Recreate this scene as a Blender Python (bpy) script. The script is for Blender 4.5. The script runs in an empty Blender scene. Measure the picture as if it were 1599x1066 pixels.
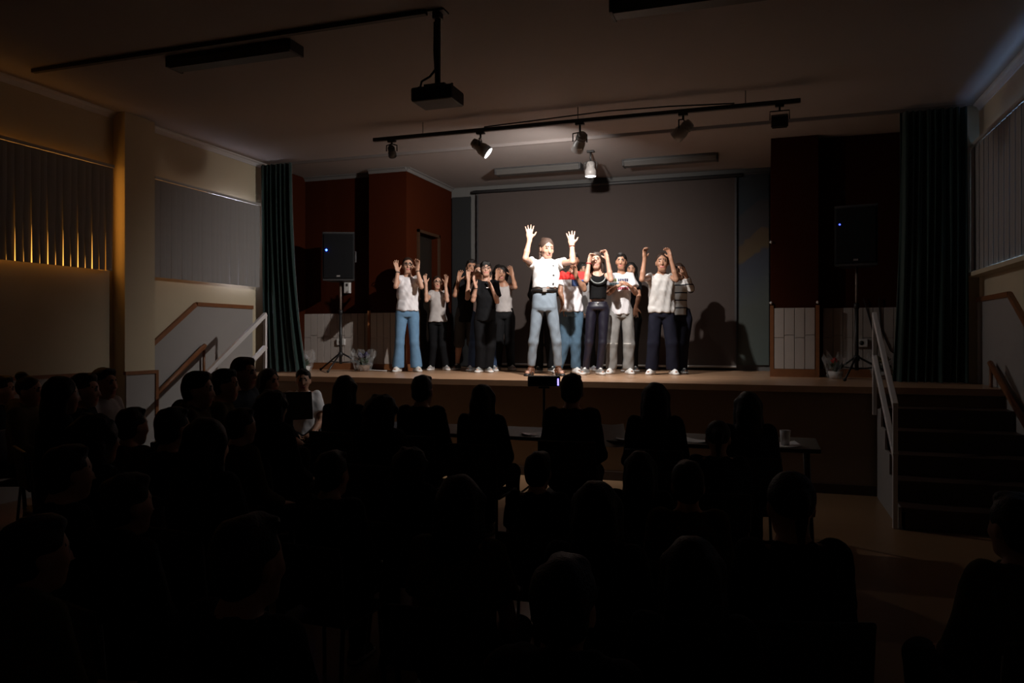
import bpy, bmesh, math, random
import numpy as np
from mathutils import Vector, Matrix

# ------------------------------------------------------------------ camera, world, exposure
SC = bpy.context.scene
COL = SC.collection
cam_d = bpy.data.cameras.new('camera')
cam_d.lens = 36 * 1190 / 1599
cam_d.sensor_width = 36
cam_d.shift_y = -6 / 1599
cam_d.clip_start = 0.05
cam = bpy.data.objects.new('camera', cam_d)
COL.objects.link(cam)
cam.location = (0, 0, 1.45)
cam.rotation_euler = (math.pi / 2, 0, math.atan(400 / 1190))
SC.camera = cam
SC.view_settings.view_transform = 'Standard'
SC.view_settings.look = 'None'
SC.view_settings.gamma = 1
SC.view_settings.use_curve_mapping = False
SC.view_settings.exposure = 0.0
world = bpy.data.worlds.new('dark_hall')
SC.world = world
world.use_nodes = True
world.node_tree.nodes['Background'].inputs[0].default_value = (0.6, 0.7, 1, 1)
world.node_tree.nodes['Background'].inputs[1].default_value = 0.0005

KEY_AIM = (-1.2, 1.8, -1.6)
KEY_ANGLE = 150
KEY_POWER = 420       # middle lamp of the track, aimed at the stage
TOP_POWER = 95        # lamp over the middle of the stage, aimed down
SIDE_POWER = 50       # second lamp of the track, aimed at the aisle
ORANGE = .42          # evening light behind the left blinds
BLUE = 1.5            # daylight behind the right blinds

random.seed(7)
rnd = random.random

# ------------------------------------------------------------------ materials
MATS = {}
def mat(name, col, rough=.6, noise=0, scale=8, bump=0, bscale=60, metal=0, spec=.5, emit=None, es=0, alpha=1, trans=0, sheen=0):
    if name in MATS: return MATS[name]
    m = bpy.data.materials.new(name); m.use_nodes = True
    nt = m.node_tree; b = nt.nodes['Principled BSDF']
    b.inputs['Base Color'].default_value = (*col, 1)
    b.inputs['Roughness'].default_value = rough
    b.inputs['Metallic'].default_value = metal
    b.inputs['Specular IOR Level'].default_value = spec
    if emit:
        b.inputs['Emission Color'].default_value = (*emit, 1); b.inputs['Emission Strength'].default_value = es
    if trans: b.inputs['Transmission Weight'].default_value = trans
    if sheen: b.inputs['Sheen Weight'].default_value = sheen
    if alpha < 1: b.inputs['Alpha'].default_value = alpha
    if noise or bump:
        tc = nt.nodes.new('ShaderNodeTexCoord')
    if noise:
        n = nt.nodes.new('ShaderNodeTexNoise'); n.inputs['Scale'].default_value = scale; n.inputs['Detail'].default_value = 4
        r = nt.nodes.new('ShaderNodeMapRange'); r.inputs[3].default_value = 1 - noise; r.inputs[4].default_value = 1 + noise
        mx = nt.nodes.new('ShaderNodeMix'); mx.data_type = 'RGBA'; mx.blend_type = 'MULTIPLY'; mx.inputs[0].default_value = 1
        mx.inputs[6].default_value = (*col, 1)
        nt.links.new(tc.outputs['Object'], n.inputs['Vector']); nt.links.new(n.outputs[0], r.inputs[0])
        nt.links.new(r.outputs[0], mx.inputs[7]); nt.links.new(mx.outputs[2], b.inputs['Base Color'])
    if bump:
        n2 = nt.nodes.new('ShaderNodeTexNoise'); n2.inputs['Scale'].default_value = bscale; n2.inputs['Detail'].default_value = 3
        bp = nt.nodes.new('ShaderNodeBump'); bp.inputs['Strength'].default_value = bump; bp.inputs['Distance'].default_value = .01
        nt.links.new(tc.outputs['Object'], n2.inputs['Vector']); nt.links.new(n2.outputs[0], bp.inputs['Height'])
        nt.links.new(bp.outputs[0], b.inputs['Normal'])
    MATS[name] = m
    return m

def pattern(name, build, rough=.85):
    """material whose colour comes from a graph: build(nt, sep_xyz_node) -> colour socket"""
    if name in MATS: return MATS[name]
    m = bpy.data.materials.new(name); m.use_nodes = True
    nt = m.node_tree; b = nt.nodes['Principled BSDF']; b.inputs['Roughness'].default_value = rough
    tc = nt.nodes.new('ShaderNodeTexCoord'); sp = nt.nodes.new('ShaderNodeSeparateXYZ')
    nt.links.new(tc.outputs['Object'], sp.inputs[0])
    nt.links.new(build(nt, sp, tc), b.inputs['Base Color'])
    MATS[name] = m
    return m
def mth(nt, op, a, b=None, c=None):
    n = nt.nodes.new('ShaderNodeMath'); n.operation = op
    for i, v in enumerate((a, b, c)):
        if v is None: continue
        if isinstance(v, (int, float)): n.inputs[i].default_value = v
        else: nt.links.new(v, n.inputs[i])
    return n.outputs[0]
def between(nt, s, lo, hi):
    return mth(nt, 'MULTIPLY', mth(nt, 'GREATER_THAN', s, lo), mth(nt, 'LESS_THAN', s, hi))
def mixc(nt, f, a, b):
    n = nt.nodes.new('ShaderNodeMix'); n.data_type = 'RGBA'; nt.links.new(f, n.inputs[0])
    for i, v in ((6, a), (7, b)):
        if isinstance(v, tuple): n.inputs[i].default_value = (*v, 1)
        else: nt.links.new(v, n.inputs[i])
    return n.outputs[2]
def prod(nt, *fs):
    r = fs[0]
    for f in fs[1:]: r = mth(nt, 'MULTIPLY', r, f)
    return r

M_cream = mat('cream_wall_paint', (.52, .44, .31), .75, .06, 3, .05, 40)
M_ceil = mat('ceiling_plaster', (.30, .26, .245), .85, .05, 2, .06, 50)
M_red = mat('dark_red_wall_paint', (.034, .0056, .0006), .75, .06, 3, .05, 40, spec=.08)
M_dado = mat('grey_white_wainscot', (.40, .35, .32), .5, .05, 6, .03, 30)
M_dadoflat = mat('light_dado_paint', (.30, .28, .27), .55, .05, 4, .04, 40)
M_wood = mat('brown_wood_trim', (.20, .075, .028), .45, .25, 12, .05, 40)
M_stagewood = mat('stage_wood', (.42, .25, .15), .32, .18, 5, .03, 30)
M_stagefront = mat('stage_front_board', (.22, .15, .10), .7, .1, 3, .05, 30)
M_floor = mat('hall_floor_tiles', (.24, .14, .075), .35, .15, 2, .02, 20)
M_step = mat('dark_step_terrazzo', (.05, .028, .02), .45, .2, 40)
M_white_metal = mat('white_painted_steel', (.60, .57, .57), .4)
M_black = mat('black_plastic', (.012, .012, .013), .5, .2, 20)
M_blackmetal = mat('black_painted_steel', (.015, .014, .014), .45)
M_darkgrey = mat('dark_grey_plastic', (.035, .033, .034), .55)
M_lampgrey = mat('lamp_grey_enamel', (.26, .24, .23), .4)
M_white = mat('white_plastic', (.62, .6, .58), .4)
M_mould = mat('white_cornice_plaster', (.55, .53, .53), .7)
M_conduit = mat('grey_cable_duct', (.20, .17, .16), .6)
M_slat = mat('grey_blind_fabric', (.27, .255, .25), .8, .06, 10, .04, 80)
M_curtain = mat('dark_green_velvet', (.006, .026, .021), .85, .15, 6, .1, 120, sheen=.2)
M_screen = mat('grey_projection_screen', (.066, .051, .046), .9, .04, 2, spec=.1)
M_door = mat('dark_brown_door', (.008, .005, .003), .5, .2, 6)
M_backwall = mat('grey_back_wall', (.10, .095, .09), .8, .06, 3)
M_paper = mat('white_paper', (.75, .75, .76), .6)
M_table = mat('table_laminate', (.10, .085, .07), .5, .1, 10)
M_chair = mat('chair_plastic', (.03, .028, .03), .5, .1, 10)
M_tube = mat('chair_steel_tube', (.10, .10, .10), .35, metal=.8)
M_lens = mat('glowing_lamp_lens', (.9, .9, .9), .3, emit=(1, .96, .92), es=9)
M_lensoff = mat('dark_lamp_lens', (.02, .02, .022), .15)
M_led = mat('blue_led', (.02, .02, .1), .3, emit=(.02, .06, 1), es=28)
M_leddim = mat('small_blue_led', (.02, .02, .1), .3, emit=(.05, .08, 1), es=5)
M_ledstrip = mat('violet_led_strip', (.05, .03, .2), .3, emit=(.25, .2, 1), es=3)
M_grille = mat('speaker_grille', (.006, .006, .007), .8, .3, 150, .3, 200, spec=.15)

# ------------------------------------------------------------------ object helpers
def tag(o, label=None, cat=None, group=None, kind=None):
    if label: o['label'] = label
    if cat: o['category'] = cat
    if group: o['group'] = group
    if kind: o['kind'] = kind
    return o
def empty(name, loc, rz=0, label=None, cat=None, group=None):
    o = bpy.data.objects.new(name, None); COL.objects.link(o)
    o.location = loc; o.rotation_euler = (0, 0, rz); o.empty_display_size = .1
    return tag(o, label, cat, group)
class MB:
    """collects shapes for one mesh"""
    def __init__(s): s.v = []; s.f = []; s.smooth = []
    def add(s, vs, fs, smooth=False):
        n = len(s.v); s.v += [tuple(v) for v in vs]; s.f += [tuple(i + n for i in f) for f in fs]; s.smooth += [smooth] * len(fs)
        return s
    def box(s, x0, x1, y0, y1, z0, z1):
        vs = [(x, y, z) for z in (z0, z1) for y in (y0, y1) for x in (x0, x1)]
        return s.add(vs, [(0, 2, 3, 1), (4, 5, 7, 6), (0, 1, 5, 4), (2, 6, 7, 3), (0, 4, 6, 2), (1, 3, 7, 5)])
    def bbox(s, c, d, R=None, bev=.0):
        hx, hy, hz = d[0] / 2, d[1] / 2, d[2] / 2
        bm = bmesh.new(); bmesh.ops.create_cube(bm, size=1)
        for v in bm.verts: v.co = Vector((v.co.x * 2 * hx, v.co.y * 2 * hy, v.co.z * 2 * hz))
        if bev: bmesh.ops.bevel(bm, geom=list(bm.edges), offset=bev, segments=2, affect='EDGES', profile=.5)
        bm.verts.ensure_lookup_table()
        R = R or Matrix.Identity(3); c = Vector(c)
        vs = [R @ v.co + c for v in bm.verts]
        fs = [[v.index for v in f.verts] for f in bm.faces]
        bm.free()
        return s.add(vs, fs)
    def prism(s, pts, axis, a, b):
        """polygon pts extruded along axis (0,1,2) from a to b; pts are the two other coordinates in order"""
        def p(q, w):
            l = list(q); l.insert(axis, w); return l
        n = len(pts)
        vs = [p(q, a) for q in pts] + [p(q, b) for q in pts]
        return s.add(vs, [tuple(range(n))[::-1], tuple(range(n, 2 * n))] + [(i, (i + 1) % n, n + (i + 1) % n, n + i) for i in range(n)])
    def tube(s, pts, r, n=8, cap=True):
        pts = [Vector(p) for p in pts]; rs = r if isinstance(r, (list, tuple)) else [r] * len(pts)
        vs = []; ref = None
        for i, p in enumerate(pts):
            d = (pts[min(i + 1, len(pts) - 1)] - pts[max(i - 1, 0)]).normalized()
            if ref is None: ref = Vector((0, 0, 1)) if abs(d.z) < .9 else Vector((1, 0, 0))
            a = (ref - d * ref.dot(d)).normalized(); ref = a; b = d.cross(a)
            for k in range(n):
                t = 2 * math.pi * k / n
                vs.append(p + (a * math.cos(t) + b * math.sin(t)) * rs[i])
        fs = [(i * n + k, i * n + (k + 1) % n, (i + 1) * n + (k + 1) % n, (i + 1) * n + k) for i in range(len(pts) - 1) for k in range(n)]
        if cap: fs += [tuple(range(n))[::-1], tuple((len(pts) - 1) * n + k for k in range(n))]
        return s.add(vs, fs, True)
    def ball(s, c, r, nu=12, nv=8):
        rx, ry, rz = r if isinstance(r, (list, tuple)) else (r, r, r)
        vs = [(c[0], c[1], c[2] - rz)]; fs = []
        for j in range(1, nv):
            ph = -math.pi / 2 + math.pi * j / nv
            for i in range(nu):
                t = 2 * math.pi * i / nu
                vs.append((c[0] + rx * math.cos(ph) * math.cos(t), c[1] + ry * math.cos(ph) * math.sin(t), c[2] + rz * math.sin(ph)))
        vs.append((c[0], c[1], c[2] + rz)); last = len(vs) - 1
        for i in range(nu):
            fs.append((0, 1 + (i + 1) % nu, 1 + i)); fs.append((last, last - nu + i, last - nu + (i + 1) % nu))
            for j in range(nv - 2):
                a = 1 + j * nu; fs.append((a + i, a + (i + 1) % nu, a + nu + (i + 1) % nu, a + nu + i))
        return s.add(vs, fs, True)
    def build(s, name, m, parent=None, kind=None):
        me = bpy.data.meshes.new(name); me.from_pydata([tuple(v) for v in s.v], [], s.f)
        me.polygons.foreach_set('use_smooth', s.smooth); me.update()
        me.materials.append(m)
        o = bpy.data.objects.new(name, me); COL.objects.link(o)
        if parent: o.parent = parent
        if kind: o['kind'] = kind
        return o
def copy_tree(o, parent=None):
    c = o.copy(); COL.objects.link(c); c.parent = parent
    for ch in list(o.children): copy_tree(ch, c)
    return c

# ------------------------------------------------------------------ room shell
XL, XR, YF, YB, ZC, ZS = -6.36, 1.98, 7.66, 10.85, 3.75, 1.0
YR = -2.2                      # wall behind the audience
YP, YN = 9.3, 9.47             # proscenium pillars, recessed panels beside them
MB().box(XL - .3, XR + .3, YR - .2, YF + .05, -.1, 0).build('floor', M_floor, kind='structure')
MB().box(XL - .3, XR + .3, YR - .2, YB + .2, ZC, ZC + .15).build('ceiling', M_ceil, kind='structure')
MB().box(XL - .3, XR + .3, YR - .2, YR, 0, ZC).build('wall_rear', M_cream, kind='structure')
# left wall with two window openings and a pilaster
WIN = [(3.55, 6.03), (6.64, 8.30)]; WZ0, WZ1 = 2.13, 3.15
w = MB()
ys = [YR, WIN[0][0], WIN[0][1], WIN[1][0], WIN[1][1], YB]
for i in range(5):
    if i in (1, 3):
        w.box(XL - .25, XL, ys[i], ys[i + 1], 0, WZ0); w.box(XL - .25, XL, ys[i], ys[i + 1], WZ1, ZC)
    else: w.box(XL - .25, XL, ys[i], ys[i + 1], 0, ZC)
w.box(XL, XL + .15, 6.10, 6.50, 0, ZC)
w.box(XL, XL + .15, 2.2, 2.6, 0, ZC)
wall_left = w.build('wall_left', M_cream, kind='structure')
# right wall with one window opening
RW = (5.2, 8.2); RZ0, RZ1 = 2.13, 3.24
w = MB()
w.box(XR, XR + .25, YR, RW[0], 0, ZC); w.box(XR, XR + .25, RW[1], YB, 0, ZC)
w.box(XR, XR + .25, RW[0], RW[1], 0, RZ0); w.box(XR, XR + .25, RW[0], RW[1], RZ1, ZC)
w.box(XR - .13, XR, 8.62, 8.72, 1.0, ZC)
wall_right = w.build('wall_right', M_cream, kind='structure')
MB().box(XR - .12, XR, RW[0] - .1, 8.60, 2.045, 2.085).build('window_sill', M_cream, wall_right)  # added ledge that stops pane light leaking down the wall
MB().box(XL - .3, XR + .3, YB, YB + .2, 0, ZC).build('wall_back', M_backwall, kind='structure')

# dado on the side walls: pale lower wall rising beside the stairs, brown rail on top
def dado(side, pts, x, th):
    """pts: (y,z) top line"""
    d = MB(); s = -1 if side == 'right' else 1
    poly = [(pts[0][0], 0)] + list(pts) + [(pts[-1][0], 0)]
    d.prism(poly, 0, x, x + s * th)
    o = d.build('baseboard_%s_dado' % side, M_dadoflat, kind='structure')
    t = MB()
    for (a, b) in zip(pts[:-1], pts[1:]):
        L = math.hypot(b[0] - a[0], b[1] - a[1]); n = ((-(b[1] - a[1]) / L) * .045, ((b[0] - a[0]) / L) * .045)
        t.prism([a, b, (b[0] + n[0], b[1] + n[1]), (a[0] + n[0], a[1] + n[1])], 0, x, x + s * (th + .015))
    t.build('rail', M_wood, o)
    return o
dado('left', [(6.5, 1.07), (6.62, 1.36), (7.28, 1.82), (8.30, 1.82)], XL, .02)
dado('right', [(5.4, 1.07), (6.3, 1.07), (7.56, 1.80), (8.60, 1.80)], XR, .02)
d = MB().box(XL + .15, XL + .17, 6.10, 6.50, 0, 1.07).build('baseboard_pilaster', M_dadoflat, kind='structure')
MB().box(XL + .15, XL + .185, 6.08, 6.52, 1.07, 1.105).build('rail', M_wood, d)
MB().box(XL + .15, XL + .185, 6.48, 6.52, 0, 1.07).build('rail', M_wood, d)
d = MB().box(XL, XL + .02, YR, 6.10, 0, 1.07).build('baseboard_left', M_dadoflat, kind='structure')
MB().box(XL, XL + .035, YR, 6.10, 1.07, 1.105).build('rail', M_wood, d)

# cornice along the side walls
def cornice(n, pts_xy, inward, g=.55, m=None):
    c = MB()
    for (a, b), (ix, iy) in zip(zip(pts_xy[:-1], pts_xy[1:]), inward):
        prof = [(0, 0), (.11, 0), (.10, -.02), (.055, -.04), (.03, -.085), (.02, -.11), (0, -.11)]
        vs = []
        for p in (a, b):
            for (q, z) in prof: vs.append((p[0] + ix * q * g, p[1] + iy * q * g, ZC + z * g))
        k = len(prof)
        c.add(vs, [tuple(range(k)), tuple(range(2 * k - 1, k - 1, -1))] + [(i, (i + 1) % k, k + (i + 1) % k, k + i) for i in range(k)])
    return c.build('trim_%d' % n, m or M_mould, kind='structure')
cornice(1, [(XL, YR), (XL, 6.10)], [(1, 0)])
cornice(2, [(XL, 6.50), (XL, 8.56)], [(1, 0)])
cornice(3, [(XR, YR), (XR, 8.6)], [(-1, 0)])

# ------------------------------------------------------------------ stage platform
XS0, XS1 = -5.66, .94
s = MB()
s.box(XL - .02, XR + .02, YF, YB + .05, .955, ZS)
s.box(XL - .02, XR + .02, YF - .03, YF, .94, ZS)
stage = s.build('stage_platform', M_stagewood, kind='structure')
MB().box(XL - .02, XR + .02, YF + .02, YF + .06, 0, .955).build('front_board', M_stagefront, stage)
MB().box(XS0, XS1, YF, YF + .03, 0, .09).build('front_skirting', mat('dark_skirting', (.05, .03, .02), .6), stage)

# red proscenium walls with wainscot tiles
def wainscot(parent, x0, x1, y, z0=1.09, z1=1.79, w=.105):
    MB().box(x0, x1, y - .003, y, z0, z1).build('wainscot_backing', mat('wainscot_grout', (.46, .41, .38), .7), parent)
    n = max(1, round((x1 - x0) / w)); ww = (x1 - x0) / n; meshes = {}
    for i in range(n):
        zz = [z0, z0 + .36, z1] if i % 2 == 0 else [z0, z0 + .39, z1]
        for j in range(2):
            key = (i % 2, j)
            h0, h1 = zz[j] + .003, zz[j + 1] - .003
            if key not in meshes:
                o = MB().bbox((0, 0, 0), (ww - .007, .016, h1 - h0), bev=.002).build('wainscot_board', M_dado, parent); meshes[key] = o.data
            else:
                o = bpy.data.objects.new('wainscot_board', meshes[key]); COL.objects.link(o); o.parent = parent
            o.location = (x0 + ww * (i + .5), y - .010 - .002 * ((i * 7 + j * 3) % 3), (h0 + h1) / 2)
wl = MB()
wl.box(XL, XL + .03, 8.56, YN, ZS, ZC)
wl.box(XL, -5.2, YN, YN + .12, ZS, ZC)                       # recess
wl.box(-5.2, -4.63, YP, YN + .12, ZS, ZC)                    # pillar
wl.box(-4.80, -4.63, YN + .12, 9.66, ZS, ZC); wl.box(-4.80, -4.63, 10.32, YB, ZS, ZC); wl.box(-4.80, -4.63, 9.66, 10.32, 2.92, ZC)
wall_sl = wl.build('wall_stage_left', M_red, kind='structure')
wr = MB()
wr.box(XR - .03, XR, 8.74, YN, ZS, ZC)
wr.box(.03, .54, YP, YN + .12, ZS, ZC); wr.box(.54, XR, YN, YN + .12, ZS, ZC); wr.box(.03, .15, YN + .12, YB, ZS, ZC)
wall_sr = wr.build('wall_stage_right', M_red, kind='structure')
wainscot(wall_sl, XL + .02, -5.24, YN); wainscot(wall_sl, -5.17, -4.66, YP)
wainscot(wall_sr, .065, .505, YP); wainscot(wall_sr, .60, XR - .02, YN)
def trimbox(parent, *bxs):
    for b_ in bxs: MB().box(*b_).build('wood_edging', M_wood, parent)
trimbox(wall_sl, (-5.21, -5.17, YP - .022, YP, ZS, 1.82), (-4.66, -4.625, YP - .022, YP, ZS, 1.82), (-5.17, -4.66, YP - .025, YP, ZS, 1.09), (XL, -5.21, YN - .025, YN, ZS, 1.09), (-4.63, -4.615, YP, 9.60, ZS, 1.09))
trimbox(wall_sr, (.02, .06, YP - .022, YP, ZS, 1.82), (.51, .55, YP - .022, YP, ZS, 1.82), (.06, .51, YP - .025, YP, ZS, 1.09), (.55, XR, YN - .025, YN, ZS, 1.09))
for (x, z) in ((.03, 2.55), (.03, 1.85), (.53, 1.85)):
    tag(MB().ball((x, YP - .02, z), .016).build('curtain_hook', M_white), 'small white hook on the right red pillar ' + ('edge, the upper left one' if z > 2 else ('edge, the lower left one' if x < .2 else 'edge, beside the loudspeaker')), 'hook')
wb = MB(); wb.box(-4.63, -4.60, 9.62, 9.66, ZS, 2.96); wb.box(-4.63, -4.60, 10.32, 10.36, ZS, 2.96); wb.box(-4.63, -4.60, 9.62, 10.36, 2.92, 2.96)
dr = MB().bbox((-4.74, 9.99, 1.96), (.04, .65, 1.91), bev=.004).build('door_1', M_door, kind='structure')
wb.build('door_frame', mat('door_frame_wood', (.035, .014, .005), .5, .1), dr)
MB().tube([(-4.72, 9.75, 2.0), (-4.68, 9.75, 2.0), (-4.68, 9.85, 2.0)], .01).build('door_handle', M_lampgrey, dr)
c = cornice(4, [(XL, YN), (-5.2, YN), (-5.2, YP), (-4.63, YP), (-4.63, YB)], [(0, -1), (1, 0), (0, -1), (1, 0)], .5, mat('grey_cornice', (.12, .11, .105), .7))

# ------------------------------------------------------------------ windows with vertical blinds
def orange_pane(name, col, st): return mat(name, (.3, .2, .1), .5, emit=col, es=st)
def window(n, xw, y0, y1, z0, z1, out, m):
    """out = -1 for the left wall, +1 for the right wall"""
    xg = xw + out * .17
    p = MB().box(min(xg, xg + out * .012), max(xg, xg + out * .012), y0, y1, z0, z1).build('window_%d' % n, m, kind='structure')
    f = MB(); xa, xb = sorted((xg - out * .025, xg + out * .025))
    for yy in np.linspace(y0, y1, 4): f.box(xa, xb, yy - .02, yy + .02, z0, z1)
    for zz in (z0, z1): f.box(xa, xb, y0, y1, zz - .02, zz + .02)
    f.build('window_frame', M_lampgrey, p)
    return p
window(1, XL, WIN[0][0], WIN[0][1], WZ0, WZ1, -1, orange_pane('evening_glow_pane', (1, .42, .07), 5 * ORANGE))
window(2, XL, WIN[1][0], 7.72, WZ0, WZ1, -1, orange_pane('evening_glow_pane_dim', (1, .42, .08), 3 * ORANGE))
window(3, XL, 7.72, WIN[1][1], WZ0, WZ1, -1, orange_pane('daylight_pane', (.75, .8, 1), 42 * ORANGE))
window(4, XR, RW[0], RW[1], RZ0, RZ1, 1, orange_pane('blue_daylight_pane', (.30, .55, 1), 6 * BLUE))

def slat_mesh(w, h, tw0, tw1):
    """one hanging slat, slightly cupped, twisting by tw0 at the top to tw1 at the bottom"""
    vs = []; fs = []; N = 8; t = .0016
    prof = [(-.5, 0), (-.25, .0035), (0, .005), (.25, .0035), (.5, 0)]
    prof2 = [(p, q - t) for (p, q) in prof[::-1]]
    ring = prof + prof2; k = len(ring)
    for i in range(N + 1):
        f_ = i / N; a = tw0 + (tw1 - tw0) * f_ ** 2.0
        for (p, q) in ring:
            y = p * w * math.cos(a) - q * math.sin(a); x = p * w * math.sin(a) + q * math.cos(a)
            vs.append((x, y, -h * f_))
    for i in range(N):
        for j in range(k): fs.append((i * k + j, i * k + (j + 1) % k, (i + 1) * k + (j + 1) % k, (i + 1) * k + j))
    fs += [tuple(range(k))[::-1], tuple(N * k + j for j in range(k))]
    return vs, fs
def blind(label, xw, side, y0, y1, ztop, zbot, gap, twists, top0=.02):
    b = empty('vertical_blind', (xw + side * gap, (y0 + y1) / 2, zbot), 0, label, 'blind', 'vertical blinds over the high windows')
    L = (y1 - y0) / 2
    MB().box(-.02, .02, -L - .01, L + .01, ztop - zbot - .03, ztop - zbot).build('head_rail', mat('blind_rail', (.4, .38, .36), .4), b)
    n = round((y1 - y0) / .08); pitch = (y1 - y0) / n; protos = []
    for tw in twists:
        vs, fs = slat_mesh(.09, ztop - zbot - .035, top0, tw)
        o = MB().add(vs, fs).build('slat', M_slat, b); protos.append(o)
    for i in range(n):
        k = (i * 5 + (i * i) % 3) % len(twists)
        if protos[k] is not None and i < len(twists): pass
        o = protos[k] if not protos[k].get('used') else protos[k].copy()
        if o.get('used'):
            COL.objects.link(o); o.parent = b
        o['used'] = 1
        o.location = (.004 * (i % 2), -L + pitch * (i + .5), ztop - zbot - .032)
    for o in [q for q in b.children]:
        if o.name.startswith('slat') and not o.get('used'): bpy.data.objects.remove(o)
        elif 'used' in o: del o['used']
    return b
blind('vertical grey slat blind with orange light in its slits, left edge of the photo', XL, 1, 3.42, 6.0, 3.19, 2.12, .09, [-.215, -.24, -.20, -.27, -.225, -.235, -.21])
blind('closed grey slat blind between the pilaster and the left green curtain', XL, 1, 6.56, 8.34, 3.19, 2.10, .09, [-.03, -.05, .0, -.08, -.02])
blind('dark slat blind on the right wall with bluish light at its top', XR, -1, 5.1, 8.60, 3.34, 2.10, .08, [.0, .01, .0], top0=0)
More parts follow.
